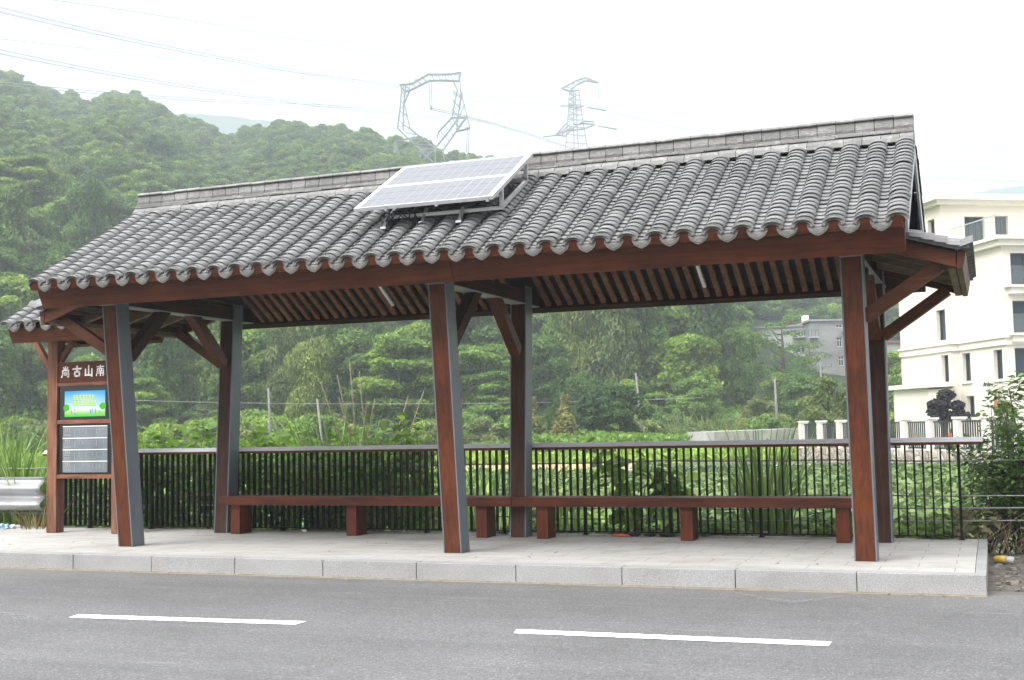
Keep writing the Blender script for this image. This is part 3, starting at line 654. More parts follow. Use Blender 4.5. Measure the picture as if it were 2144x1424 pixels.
for y in (ra, rb): mb = MB(); mb.bar((SX0+0.2, y, roofz(y, 0.115)), (SX1-0.01, y, roofz(y, 0.115)), al, al); mb.build('cross_rail', M['alu'], sp)
for t in (0.18, 1.02):
    mb = MB(); mb.hexa([SPt(SX0+0.05, t, -0.075), SPt(SX1-0.02, t, -0.075), SPt(SX1-0.02, t+0.04, -0.075), SPt(SX0+0.05, t+0.04, -0.075), SPt(SX0+0.05, t, -0.037), SPt(SX1-0.02, t, -0.037), SPt(SX1-0.02, t+0.04, -0.037), SPt(SX0+0.05, t+0.04, -0.037)]); mb.build('panel_rail', M['alu'], sp)
for x, y in ((-5.55, 0.5), (-4.72, 0.5), (-5.15, 0.56)):
    mb = MB(); mb.bar((x, y, roofz(y, 0.06)), (x, y+0.1, roofz(y+0.1, 0.16)), 0.03, 0.03); mb.box(x-0.03, x+0.03, y-0.03, y+0.06, roofz(y, 0.05), roofz(y, 0.07)); mb.build('foot', M['alu'], sp)
for x in (-5.45, -4.9, -4.36):
    mb = MB(); mb.hexa([SPt(x, -0.008, -0.05), SPt(x+0.03, -0.008, -0.05), SPt(x+0.03, 0.02, -0.05), SPt(x, 0.02, -0.05), SPt(x, -0.008, 0.006), SPt(x+0.03, -0.008, 0.006), SPt(x+0.03, 0.02, 0.006), SPt(x, 0.02, 0.006)]); mb.build('clamp', M['alu'], sp)
mb = MB()
for q in range(3):
    pts = [(-5.6+0.05*i+rng.normal(0, 0.015), 0.52+0.05*math.sin(i+q), 3.40+0.05*math.sin(i*1.3+q*2)) for i in range(9)]; mb.tube(pts, 0.007, 5)
mb.build('wiring', M['rubber'], sp)

# ------------------------------------------------------------------ benches
def bench(x0, x1, legs, label):
    o = empty('bench', ((x0+x1)/2, 2.72, 0), label, 'bench', 'timber benches under the shelter')
    mb = MB(); n = 4; yw = (2.90-2.52)/n
    mb.box(x0, x1, 2.52, 2.56, 0.358, 0.463)
    for i in range(n-0): mb.box(x0, x1, 2.563+i*0.0845, 2.563+i*0.0845+0.081, 0.42, 0.4625)
    mb.box(x0+0.01, x1-0.01, 2.86, 2.895, 0.36, 0.419)
    mb.build('seat', M['bench_x'], o, bevel=0.004)
    for l in legs:
        mb = MB(); mb.box(l, l+0.135, 2.585, 2.855, 0.0, 0.419); mb.build('leg', M['bench_z'], o, bevel=0.004)
bench(-8.92, -5.012, (-8.79, -7.16, -5.475), 'left of the two red brown timber benches, on block legs left of the middle posts')
bench(-5.008, -1.06, (-4.735, -3.085, -1.452), 'right of the two red brown timber benches, on block legs right of the middle posts')

# ------------------------------------------------------------------ fence with timber handrail
fe = empty('railing', (-6, 3.15, 0), 'black steel bar railing with flat timber handrail behind the benches', 'railing')
FXR, FXL = 0.0, -12.14
mb = MB()
for a, b_ in ((FXL, -8.3), (-8.297, -4.6), (-4.597, -1.6), (-1.597, FXR)): mb.box(a, b_, 3.035, 3.175, 0.985, 1.014)
hr = mb.build('handrail', M['wood_x'], fe, bevel=0.003)
mb = MB(); mb.prism([(3.033, 1.0145), (3.075, 1.062), (3.178, 1.062), (3.178, 1.0145)], 0, FXL, FXR-0.002); mb.build('rail_top_plate', M['rail_top'], hr)
bp = 0.0843; posts_x = []
k = 0; x = -0.245
segs = []; cur = []
while x > FXL+0.05:
    if k % 12 == 0: posts_x.append(x); segs.append(cur); cur = []
    else: cur.append(x)
    x -= bp if x < -1.2 else 0.0885
    k += 1
segs.append(cur)
for px_ in posts_x:
    mb = MB(); mb.box(px_-0.014, px_+0.014, 3.12, 3.176, 0.0, 0.984); mb.box(px_-0.03, px_+0.03, 3.11, 3.19, 0.0, 0.008); mb.build('fence_post', M['fence_steel'], fe)
for s_ in segs:
    if not s_: continue
    mb = MB()
    for x in s_: mb.box(x-0.008, x+0.008, 3.12, 3.172, 0.043, 0.983)
    mb.build('bar_panel', M['fence_steel'], fe)
mb = MB(); mb.box(FXL+0.1, -0.24, 3.126, 3.168, 0.03, 0.0425); mb.build('bottom_rail', M['fence_steel'], fe)

# steel cables of the road barrier, running on both sides behind the railing
for z, nm in ((0.835, 'top'), (0.45, 'second'), (0.32, 'third'), (0.19, 'lowest')):
    mb = MB(); pts = [(x, 3.27+0.01*math.sin(x*2+z*9), z-0.012+0.012*math.sin(x*0.9+z*5)+0.006*math.sin(x*3.1)) for x in np.linspace(-30, 14, 130)]
    mb.tube(pts, 0.0085, 6); tag(mb.build('barrier_cable', M['cable'], smooth=True), nm+' steel cable of four stretched behind the black railing', 'cable', 'steel barrier cables')
# W-beam crash barrier at the left
gb = empty('crash_barrier', (-13.6, 3.1, -0.1), 'galvanised corrugated crash barrier ending left of the information sign', 'crash barrier')
prof = []
nz = 33
for i in range(nz):
    t = i/(nz-1); z = 0.235+t*0.455; prof.append((3.06-0.055*math.sin(t*math.pi*4-0.6)-0.01, z))
V = []; Fc = []; xs_ = np.linspace(-24, -12.16, 60)
for xi_, x in enumerate(xs_):
    for (y, z) in prof: V.append((x, y, z))
for a in range(len(xs_)-1):
    for i in range(nz-1): Fc.append((a*nz+i, (a+1)*nz+i, (a+1)*nz+i+1, a*nz+i+1))
wb = mesh_from('beam', V, Fc, M['galv'], True, None, ORG[gb.name]); wbo = link('beam', wb, gb); md = wbo.modifiers.new('thick', 'SOLIDIFY'); md.thickness = 0.006
for x in (-14.0, -18, -22): mb = MB(); mb.tube([(x, 3.2, -0.2), (x, 3.2, 0.6)], 0.06, 12); mb.build('post', M['galv'], gb, smooth=True)

# ------------------------------------------------------------------ information sign with its own little roof
sg_ = empty('information_sign', (-10.86, 2.42, 0), 'timber framed bus information sign with screens and its own small tiled roof', 'information sign')
SY = 2.345; PXs = (-11.455, -10.42)
for x in PXs:
    mb = MB(); mb.box(x, x+0.158, SY, SY+0.15, 0, 2.50); mb.build('sign_post', M['owood_z'], sg_, bevel=0.005)
ix0, ix1 = PXs[0]+0.16, PXs[1]-0.002
for z0, z1, nm in ((1.90, 1.945, 'cross_rail'), (1.41, 1.46, 'cross_rail'), (0.70, 0.752, 'cross_rail')):
    mb = MB(); mb.box(ix0, ix1, SY+0.004, SY+0.14, z0, z1); mb.build(nm, M['owood_x'], sg_, bevel=0.004)
mb = MB(); mb.box(ix0, ix1, SY+0.014, SY+0.13, 1.947, 2.215); nb = mb.build('name_board', M['bench_x'], sg_, bevel=0.003)
GL = [  # strokes in a unit box
 [[(.5, 1), (.5, .66)], [(.26, .93), (.34, .74)], [(.8, .95), (.68, .74)], [(.12, .62), (.88, .64)], [(.14, .64), (.13, .25), (.0, .0)], [(.88, .66), (.9, .2), (.88, -.02), (.76, .04)], [(.34, .43), (.66, .43), (.65, .2), (.36, .2), (.34, .43)]],
 [[(0, .74), (.5, .77), (1, .76)], [(.5, 1), (.5, .5)], [(.2, .48), (.82, .48), (.78, .06), (.23, .06), (.2, .48)]],
 [[(.5, 1), (.5, .12)], [(.1, .68), (.1, .1)], [(.08, .12), (.9, .12)], [(.9, .7), (.92, .2), (.9, .0)]],
 [[(.08, .86), (.92, .88)], [(.52, 1.02), (.48, .7)], [(.12, .68), (.1, .3), (.0, .02)], [(.12, .68), (.9, .68), (.92, .1), (.82, .04)], [(.36, .6), (.4, .5)], [(.66, .6), (.6, .5)], [(.28, .45), (.74, .45)], [(.26, .26), (.76, .26)], [(.5, .45), (.5, .02)]]]
mb = MB()
def stroke(mb, pts, w, y, th=0.006):
    for (a, b_) in zip(pts[:-1], pts[1:]):
        dx, dz = b_[0]-a[0], b_[1]-a[1]; L = math.hypot(dx, dz)+1e-9; nx, nz_ = -dz/L*w/2, dx/L*w/2; ex, ez = dx/L*w*0.42, dz/L*w*0.42
        q = [(a[0]-ex+nx*.8, a[1]-ez+nz_*.8), (a[0]-ex-nx*.8, a[1]-ez-nz_*.8), (b_[0]+ex-nx*1.1, b_[1]+ez-nz_*1.1), (b_[0]+ex+nx*1.1, b_[1]+ez+nz_*1.1)]
        mb.add([(p, y, z) for p, z in q]+[(p, y+th, z) for p, z in q], [(0, 1, 2, 3), (7, 6, 5, 4), (0, 4, 5, 1), (1, 5, 6, 2), (2, 6, 7, 3), (3, 7, 4, 0)])
for i, g in enumerate(GL):
    cx0 = ix0+0.065+i*0.187; cz = 2.02
    mb = MB()
    for si, st in enumerate(g): stroke(mb, [(cx0+p*0.125, cz+q*0.135) for p, q in st], (0.0165, 0.021, 0.021, 0.0145)[i], SY+0.004+si*0.0004)
    mb.build('character', M['white_paint'], nb)
# screen
mb = MB(); mb.box(ix0, ix1, SY+0.03, SY+0.12, 1.462, 1.898); sc_ = mb.build('screen_panel', M['screen_glass'], sg_)
def screen_mat():
    m = bpy.data.materials.new('lit_screen_picture'); m.use_nodes = True; nt = m.node_tree; nt.nodes.clear()
    tc = N(nt, 'ShaderNodeTexCoord'); sp_ = N(nt, 'ShaderNodeSeparateXYZ'); nt.links.new(tc.outputs['Generated'], sp_.inputs[0])
    base = ramp(nt, sp_.outputs['Z'], [(0.0, (0.1, 0.75, 0.08)), (0.16, (0.45, 0.9, 0.25)), (0.27, (0.85, 0.95, 0.9)), (0.5, (0.45, 0.85, 1.0)), (1.0, (0.05, 0.45, 0.95))])
    gx = ramp(nt, sp_.outputs['X'], [(0.0, (0,)*3), (0.25, (0.25,)*3), (0.5, (0.75,)*3), (0.75, (0.25,)*3), (1, (0,)*3)])
    gz = ramp(nt, sp_.outputs['Z'], [(0.1, (0,)*3), (0.35, (1,)*3), (0.65, (1,)*3), (0.95, (0.05,)*3)])
    g = mix(nt, 1.0, gx, gz, 'MULTIPLY'); c = mix(nt, g, base, (0.95, 1, 0.97))
    e = N(nt, 'ShaderNodeEmission'); e.inputs['Strength'].default_value = 0.24; nt.links.new(c, e.inputs[0])
    o = N(nt, 'ShaderNodeOutputMaterial'); nt.links.new(e.outputs[0], o.inputs[0]); return m
def emis(name, col, s=0.5):
    m = bpy.data.materials.new(name); m.use_nodes = True; nt = m.node_tree; nt.nodes.clear()
    e = N(nt, 'ShaderNodeEmission'); e.inputs[0].default_value = (*col, 1); e.inputs[1].default_value = s
    o = N(nt, 'ShaderNodeOutputMaterial'); nt.links.new(e.outputs[0], o.inputs[0]); return m
ux0, ux1, uz0, uz1 = -11.19, -10.545, 1.50, 1.835
mb = MB(); mb.box(ux0, ux1, SY+0.022, SY+0.0295, uz0, uz1); pic = mb.build('screen_picture', screen_mat(), sc_)
def glyphs(mb, x0, x1, z0, z1, n, y, w, seed):
    rg = random.Random(seed); cw = (x1-x0)/n
    for i in range(n):
        a, h = x0+i*cw+cw*0.12, z1-z0; ww = cw*0.76
        for q in range(3): zz = z0+h*(0.08+0.42*q)*1.0; stroke(mb, [(a+ww*rg.uniform(0, .2), zz), (a+ww*rg.uniform(.8, 1), zz)], w, y, 0.001)
        for q in range(rg.choice((1, 2))): xx = a+ww*rg.uniform(0.2, 0.8); stroke(mb, [(xx, z0+h*rg.uniform(0, .4)), (xx, z1)], w, y, 0.001)
mb = MB(); glyphs(mb, -11.06, -10.71, 1.715, 1.775, 7, SY+0.020, 0.009, 3); glyphs(mb, -11.05, -10.68, 1.645, 1.70, 7, SY+0.020, 0.009, 4); mb.build('screen_heading', emis('lime_heading', (0.5, 0.75, 0.04), 0.42), sc_)
mb = MB(); glyphs(mb, -11.062, -10.712, 1.713, 1.773, 7, SY+0.0212, 0.014, 3); glyphs(mb, -11.052, -10.682, 1.643, 1.698, 7, SY+0.0212, 0.014, 4); mb.build('screen_heading_outline', emis('blue_outline', (0.03, 0.22, 0.3), 0.3), sc_)
for nm, col, items in (('screen_tree', (0.1, 0.5, 0.05), [(-11.16, 1.62, .05, .09), (-10.575, 1.63, .055, .09), (-11.175, 1.59, .03, .04)]),
                       ('screen_figure', (0.15, 0.35, 0.85), [(-10.77, 1.56, .008, .07), (-10.745, 1.565, .007, .09), (-10.69, 1.565, .008, .07), (-10.63, 1.55, .007, .04), (-11.02, 1.535, .012, .03)]),
                       ('screen_figure', (0.8, 0.2, 0.25), [(-10.695, 1.54, .012, .025), (-10.81, 1.54, .008, .02), (-11.08, 1.56, .012, .05), (-11.03, 1.59, .01, .02)])):
    em_ = emis(nm+'_colour', col, 0.3)
    for x, z, a, b_ in items:
        mb = MB(); K = 10; V = [(x+math.cos(2*math.pi*q/K)*a*(0.9+0.2*(q % 2)), SY+0.0206, z+math.sin(2*math.pi*q/K)*b_/2) for q in range(K)]; mb.add(V, [tuple(range(K))])
        mb.build(nm, em_, sc_, fix=False)
# route board
mb = MB(); mb.box(ix0, ix1, SY+0.03, SY+0.12, 0.754, 1.408); rb_ = mb.build('route_board', M['screen_glass'], sg_)
m, nt, b = newmat('grey_route_panel'); vv = coords(nt); n_ = noise(nt, vv, 4, 4); c_ = ramp(nt, n_, [(0.3, (0.1, 0.115, 0.135)), (0.7, (0.18, 0.2, 0.23))])
nt.links.new(c_, b.inputs['Base Color']); b.inputs['Roughness'].default_value = 0.08; b.inputs['Coat Weight'].default_value = 0.8; M['routep'] = m
M['amber'] = mottled('amber_digits', [(0.3, 0.25, 0.15), (0.34, 0.28, 0.17)], 5, 0.6)
rx0, rx1 = -11.215, -10.50; zz = [0.775, 0.925, 1.075, 1.225, 1.378]
rg = random.Random(5); m_print = mottled('grey_print', [(.2, .22, .25), (.28, .3, .32)], 9, .6)
for i in range(4):
    mbp, mbw, mba, mbs = MB(), MB(), MB(), MB()
    z0, z1 = zz[i]+0.004, zz[i+1]-0.004
    mbp.box(rx0, rx1, SY+0.022, SY+0.0295, z0, z1)
    mbw.box(rx0, rx1, SY+0.018, SY+0.0215, z1-0.004, z1+0.006)
    for q in range(3): stroke(mba, [(rx0+0.05+q*0.028, z1-0.05), (rx0+0.05+q*0.028, z1-0.022)], 0.012, SY+0.0205, 0.001); stroke(mba, [(rx0+0.042+q*0.028, z1-0.02), (rx0+0.058+q*0.028, z1-0.02)], 0.008, SY+0.0203, 0.001)
    for q, zt_ in enumerate((0.07, 0.1, 0.118)): 
        for r_ in range(6 if q else 5): stroke(mbs, [(rx0+0.03+r_*0.018, z1-zt_), (rx0+0.04+r_*0.018, z1-zt_)], 0.007, SY+0.0205, 0.001)
    stroke(mbs, [(rx0+0.19, z1-0.035), (rx0+0.19, z0+0.02)], 0.006, SY+0.0205, 0.001)
    for q in range(9): stroke(mbs, [(rx0+0.2+q*0.055, z1-0.032), (rx0+0.225+q*0.055, z1-0.032)], 0.004, SY+0.0204, 0.001)
    for q in sorted(rg.sample(range(9), 5)): stroke(mbs, [(rx0+0.21+q*0.055, z1-0.04), (rx0+0.21+q*0.055, z1-rg.uniform(.07, .1))], 0.006, SY+0.0205, 0.001)
    mbp.build('route_panel', M['routep'], rb_); mbw.build('divider', M['white_paint'], rb_); mba.build('route_number', M['amber'], rb_); mbs.build('stop_list', m_print, rb_)
# sign roof
RX0, RX1, RYA, RYB, RZ0 = -11.66, -10.06, 1.90, 2.94, 2.455; RYC = (RYA+RYB)/2; RS = R(30)
sx = [RX0+0.02+TP*k for k in range(7)]; eyz = RZ0+0.225
Lr = (RYC-RYA+0.1)/math.cos(RS)
srf = MB()
for sgn in (1, -1):
    f_ = lambda y: y if sgn == 1 else 2*RYC-y
    srf.prism([(f_(RYA-0.02), eyz-0.05), (f_(RYC), eyz-0.05+(RYC-RYA)*math.tan(RS)), (f_(RYC), eyz-0.02+(RYC-RYA)*math.tan(RS)), (f_(RYA-0.02), eyz-0.02)], 0, RX0+0.02, RX1-0.02)
sr = srf.build('small_roof', M['black_void'], sg_)
tile_slope('tiles_front', sx, RYA-0.1, eyz-0.02, RS, Lr, 6, sr); tile_slope('tiles_rear', sx, RYB+0.1, eyz-0.02, RS, Lr, 6, sr, -1)
eave_caps(sx, RYA-0.12, eyz-0.0, sr, 1, 'small_eave_ends'); eave_caps(sx, RYB+0.12, eyz, sr, -1, 'small_eave_ends')
for sgn in (1, -1):
    f_ = lambda y: y if sgn == 1 else 2*RYC-y
    mb = MB(); mb.prism([(f_(RYA-0.05), RZ0+0.18), (f_(RYA+0.03), RZ0), (f_(RYA+0.10), RZ0+0.03), (f_(RYA+0.02), RZ0+0.21)], 0, RX0, RX1); mb.build('small_fascia', M['wood_x'], sr, bevel=0.003)
mb = MB(); mb.tube([(RX0-0.02, RYC, eyz+0.30), (RX1+0.02, RYC, eyz+0.30)], 0.07, 12); mb.build('small_ridge', M['ridge'], sr)
mb = MB()
for x in (-11.377, -10.341): mb.box(x-0.06, x+0.06, RYA+0.06, RYB-0.06, 2.5, 2.58)
mb.build('cross_beams', M['dwood_y'], sg_)
for x, s_ in ((-11.377, -1), (-10.341, 1)):
    for d in (-1, 1):
        mb = MB()
        if d == s_ : mb.bar((x+s_*0.05, SY+0.075, 2.10), (x+s_*0.34, SY+0.075, 2.50), 0.07, 0.07)
        else: mb.bar((x-s_*0.05, SY+0.075, 2.20), (x-s_*0.28, SY+0.075, 2.50), 0.06, 0.06)
        mb.build('sign_brace', M['owood_z'], sg_, bevel=0.003)
mb = MB(); mb.box(RX0+0.05, RX1-0.05, SY+0.02, SY+0.13, 2.5, 2.56); mb.build('long_beam', M['dwood_x'], sg_)

# ------------------------------------------------------------------ terrain of the hillside
def interp_az(az, table):
    us = np.array([t[0] for t in table], float); azs = np.array([az_of(u) for u in us])
    return [np.interp(az, azs, [t[i] for t in table]) for i in range(1, len(table[0]))]
SKY = [  # u, skyline row of the bare ground, distance of the crest, ground height at 135 m, ground height at 200 m
 (-900, 330, 520, 8, 30), (-400, 200, 520, 9, 34), (-100, 150, 520, 10, 36), (0, 165, 500, 10, 36), (110, 212, 480, 9, 34), (190, 222, 460, 9, 34), (235, 196, 450, 9, 34), (330, 238, 430, 9, 32), (375, 272, 425, 8, 31),
 (430, 292, 420, 8, 30), (492, 322, 420, 8, 29), (520, 290, 415, 8, 29), (590, 278, 410, 8, 28), (650, 300, 405, 8, 27), (760, 298, 400, 8, 25), (800, 308, 390, 8, 25), (900, 322, 380, 8, 24),
 (1000, 352, 370, 8, 22), (1070, 385, 365, 8, 21), (1200, 440, 360, 7, 20), (1500, 500, 350, 5, 17), (1700, 530, 345, 4, 11), (1900, 560, 340, 3, 9), (2144, 600, 335, 3, 9), (2600, 640, 330, 2, 8)]
D0 = 96.0
def hill_h(az, d):
    row, Rc, h1, h2 = interp_az(az, SKY)
    u = 1072+F*np.tan(np.clip(az-az_of(1072), -1.2, 1.2)); hor = 902.7-0.0184*(u-1072)
    H = CAM[2]+(hor-row)/F*Rc*np.cos(np.clip(az-az_of(1072), -0.6, 0.6))
    h2 = np.minimum(h2, H*0.75)
    z = np.where(d < 135, GZ-0.4+(h1-GZ)*np.clip((d-D0)/(135-D0), 0, 1)**1.3,
        np.where(d < 200, h1-0.4+(h2-h1)*(d-135)/65, h2-0.4+(H-h2)*np.clip((d-200)/(Rc-200), 0, 1)**0.9))
    z = np.where(d > Rc, H-(d-Rc)*0.35, z)
    x, y = CAM[0]+np.sin(az)*d, CAM[1]+np.cos(az)*d
    bumps = (np.sin(x*0.045+1.3)*np.cos(y*0.05)+0.6*np.sin(x*0.11+y*0.07))*np.clip((d-120)/120, 0, 1)*2.2
    return z+bumps*np.clip((Rc-d)/60+0.35, 0, 1)
def ground_at(x, y):
    d = math.hypot(x-CAM[0], y-CAM[1]); az = math.atan2(x-CAM[0], y-CAM[1])
    return float(max(GZ, hill_h(np.array(az), np.array(d)))) if d > D0 else GZ
azs = np.linspace(R(-66), R(28), 150); ds = np.concatenate([np.linspace(92, 200, 40), np.linspace(206, 620, 60)])
A_, Dd = np.meshgrid(azs, ds); Zh = hill_h(A_, Dd); nx_, ny_ = len(azs)-1, len(ds)-1
V = np.stack([(CAM[0]+np.sin(A_)*Dd).ravel(), (CAM[1]+np.cos(A_)*Dd).ravel(), Zh.ravel()], 1)
i = np.arange(nx_*ny_); a = (i//nx_)*(nx_+1)+i % nx_
tag(link('hillside', mesh_from('hillside', V, np.stack([a, a+1, a+nx_+2, a+nx_+1], 1), M['hillsoil'], True), None, (0, 0, 0)), kind='structure')
# far mountains
def far(name, pts, D, depth=500):
    V = []; n = len(pts)
    for (u, v) in pts: V.append(P(u, v, D))
    for (u, v) in pts: q = P(u, 1000, D*0.72); q[2] = -20; V.append(q)
    for (u, v) in pts: q = P(u, 1000, D*1.3); q[2] = -20; V.append(q)
    Fc = [(i, i+1, n+i+1, n+i) for i in range(n-1)]+[(i+1, i, 2*n+i, 2*n+i+1) for i in range(n-1)]
    o = link(name, mesh_from(name, np.array(V), Fc, M['farhill'], True), None, (0, 0, 0)); tag(o, kind='structure')
def wig(pts, n=60, a=3, seed=1):
    us = np.linspace(pts[0][0], pts[-1][0], n); vs = np.interp(us, [p[0] for p in pts], [p[1] for p in pts]); r_ = np.random.default_rng(seed)
    return list(zip(us, vs+np.cumsum(r_.normal(0, a*0.3, n))*0.5+r_.normal(0, a*0.4, n)))
far('mountain', wig([(1500, 470), (1900, 425), (2000, 412), (2060, 400), (2144, 388), (2300, 370), (2600, 380)], seed=2), 1500)
far('distant_ridge', wig([(100, 262), (380, 240), (420, 238), (500, 246), (640, 262), (800, 300), (1000, 345)], seed=3), 1200)

# ------------------------------------------------------------------ foliage
def crown_mesh(name, mat, lobes, n, size, seed, flat=0.5, droop=0.0, aspect=1.7, fill=0.25, org=(0, 0, 0)):
    """leaf faces spread over and inside ellipsoid lobes [(x, y, z, rx, ry, rz)]; tone by leaf at random and by lobe"""
    r_ = np.random.default_rng(seed); L = np.array(lobes, float)
    wgt = (L[:, 3]*L[:, 4]+L[:, 4]*L[:, 5]+L[:, 3]*L[:, 5]); wgt /= wgt.sum()
    li = r_.choice(len(L), n, p=wgt); d = r_.normal(size=(n, 3)); d /= np.linalg.norm(d, axis=1)[:, None]
    d[:, 2] = np.where(r_.random(n) < 0.55, np.abs(d[:, 2]), d[:, 2])
    rad = np.where(r_.random(n) < fill, r_.uniform(0.35, 0.9, n), r_.normal(0.97, 0.09, n))
    c = L[li, :3]+d*L[li, 3:6]*rad[:, None]
    nrm = d*(1/np.maximum(L[li, 3:6], 0.05)); nrm /= np.linalg.norm(nrm, axis=1)[:, None]
    nrm = nrm*(1-flat)+r_.normal(0, 0.55, (n, 3)); nrm[:, 2] += flat*0.8; nrm /= np.linalg.norm(nrm, axis=1)[:, None]
    t = np.cross(nrm, r_.normal(size=(n, 3))); t[:, 2] -= droop*np.abs(t[:, 2])*2+droop; t -= nrm*(t*nrm).sum(1)[:, None]; t /= np.linalg.norm(t, axis=1)[:, None]+1e-9
    b = np.cross(nrm, t); s = size*r_.uniform(0.6, 1.35, n)[:, None]
    # a kite-shaped leaf spray: four corners, folded a little
    V = np.stack([c-t*s*0.5*aspect, c+b*s*0.5-nrm*s*0.12, c+t*s*0.5*aspect, c-b*s*0.5-nrm*s*0.12], 1).reshape(-1, 3)
    Fc = np.arange(n*4).reshape(n, 4)
    lt = r_.uniform(-0.34, 0.34, len(L)); tone = np.clip(r_.normal(0.42, 0.2, n)+lt[li], 0, 1)
    return mesh_from(name, V, Fc, M[mat], False, np.repeat(tone, 4), org)
def lobes_broad(r_, Rr, H, base, n=16):
    out = []
    for _ in range(int(n*1.9)):
        a, q = r_.uniform(0, 2*math.pi), math.sqrt(r_.random())*0.86; h = r_.random()
        e = math.sqrt(max(0.05, 1-(2*h-0.9)**2*0.85)); s_ = Rr*r_.uniform(0.17, 0.34)
        out.append((math.cos(a)*q*Rr*e, math.sin(a)*q*Rr*e, base+h*(H-s_*0.8), s_, s_, s_*r_.uniform(0.6, 0.85)))
    return out
def lobes_cone(r_, Rr, H, base, n=16):
    out = []
    for i in range(n):
        h = (i+0.5)/n; rr = Rr*(1-h)**0.8; a = r_.uniform(0, 2*math.pi); s_ = max(0.25, rr*0.6)
        out.append((math.cos(a)*rr*0.45, math.sin(a)*rr*0.45, base+h*(H-base*0), s_, s_, s_*1.25))
    return out
def lobes_layer(r_, Rr, H, base, n=20):
    out = []
    for i in range(n):
        a = r_.uniform(0, 2*math.pi); h = r_.random(); q = Rr*(0.35+0.6*math.sin(math.pi*(0.25+0.7*h)))*r_.uniform(0.5, 1); s_ = Rr*r_.uniform(0.2, 0.34)
        out.append((math.cos(a)*q, math.sin(a)*q, base+h*(H-0.5), s_*1.25, s_*1.25, s_*0.38))
    return out
def lobes_tall(r_, Rr, H, base, n=22):
    out = []
    for i in range(n):
        h = r_.random(); a = r_.uniform(0, 2*math.pi); q = Rr*0.6*r_.random(); s_ = Rr*r_.uniform(0.3, 0.5)
        out.append((math.cos(a)*q, math.sin(a)*q, base+h*(H-s_), s_, s_, s_*1.5))
    return out
def trunk_mb(H, r, seed, nb=5, lean=0.05, spread=0.35, base=0.35):
    rg = random.Random(seed); mb = MB(); pts = [(rg.uniform(-1, 1)*lean*H*t*0.5, rg.uniform(-1, 1)*lean*H*t*0.5, H*t-0.5*(t == 0)) for t in (0, 0.25, 0.5, 0.75, 0.95)]
    mb.tube(pts, [r, r*0.85, r*0.65, r*0.45, r*0.15], 7)
    for i in range(nb):
        t = base+(0.85-base)*i/max(1, nb-1); k = min(3, int(t*4)); p = Vector(pts[k]).lerp(Vector(pts[k+1]), t*4-k) if k < 4 else Vector(pts[-1]); a = rg.uniform(0, 6.28)
        q = p+Vector((math.cos(a), math.sin(a), rg.uniform(0.4, 0.9)))*H*spread*rg.uniform(0.6, 1)*(1.1-t*0.6); m_ = p.lerp(q, 0.5)+Vector((0, 0, -0.03*H)); mb.tube([p, m_, q], [r*0.4, r*0.28, r*0.1], 5)
    return mb
PROTO = {}
def make_tree(kind, loc, label, cat, group=None, seed=0, name='tree', scale=1.0, rot=None):
    """kind: (mat, lobes fn, radius, height, crown base, leaves, leaf size, flat, droop, aspect)"""
    if kind not in PROTO or PROTO[kind] is None:
        mat, fn, Rr, H, base, n, ls, fl, dr, asp, nl, sd_ = KINDS[kind]; r_ = np.random.default_rng(sd_)
        root = empty(name, (0, 0, 0), label, cat, group)
        lb = fn(r_, Rr, H-base, base, nl); me = crown_mesh('crown', mat, lb, n, ls, sd_+50, fl, dr, asp); link('crown', me, root)
        trunk_mb(H*0.93, 0.028*H+0.02, sd_, 6).build('trunk', M['bark'], root, smooth=True); PROTO[kind] = root
        root.location = loc; root.scale = (scale,)*3; root.rotation_euler = (0, 0, rot or 0); return root
    o = copy_tree(PROTO[kind], loc, rot or 0, scale, label, group); o.name = name; o['category'] = cat
    if not group and 'group' in o: del o['group']
    return o
KINDS = {
 'broad_a': ('leaf_mid', lobes_broad, 4.2, 8.5, 2.0, 11900, 0.252, 0.45, 0.1, 1.6, 20, 1),
 'broad_b': ('leaf_dark', lobes_broad, 4.6, 9.5, 2.2, 12750, 0.252, 0.4, 0.1, 1.6, 24, 2),
 'broad_c': ('leaf_olive', lobes_broad, 3.8, 8.0, 1.6, 11050, 0.237, 0.35, 0.1, 1.6, 18, 3),
 'bright': ('leaf_bright', lobes_broad, 4.0, 8.5, 1.6, 11900, 0.252, 0.5, 0.1, 1.6, 22, 4),
 'layered': ('leaf_bright', lobes_layer, 4.0, 9.5, 2.0, 11050, 0.252, 0.75, 0.3, 1.7, 34, 5),
 'tall_dark': ('leaf_dark', lobes_tall, 3.4, 13.5, 2.5, 15300, 0.237, 0.15, 0.8, 2.4, 34, 6),
 'feathery': ('leaf_olive', lobes_tall, 3.6, 14.0, 2.0, 17000, 0.192, 0.1, 1.2, 3.2, 34, 7),
 'conifer': ('leaf_cypress', lobes_cone, 1.7, 5.6, 0.4, 6000, 0.15, 0.1, -0.8, 2.0, 20, 8),
 'dome': ('leaf_cypress', lobes_broad, 2.0, 4.4, 0.6, 7000, 0.15, 0.1, -0.5, 1.8, 16, 9),
 'yellow': ('leaf_yellow', lobes_cone, 1.45, 4.3, 0.3, 4500, 0.17, 0.4, 0.2, 1.6, 18, 10),
 'bush': ('leaf_mid', lobes_broad, 1.7, 2.4, 0.2, 5950, 0.148, 0.4, 0.1, 1.6, 12, 12),
 'bush_pale': ('leaf_olive', lobes_broad, 1.6, 2.1, 0.2, 5440, 0.141, 0.4, 0.1, 1.8, 12, 13),
 'sparse': ('leaf_mid', lobes_layer, 4.4, 11.5, 2.5, 2600, 0.2, 0.6, 0.2, 1.8, 26, 14),
}
def at(u, D):
    p = P(u, 900, D); return (float(p[0]), float(p[1]), ground_at(p[0], p[1])-0.1)

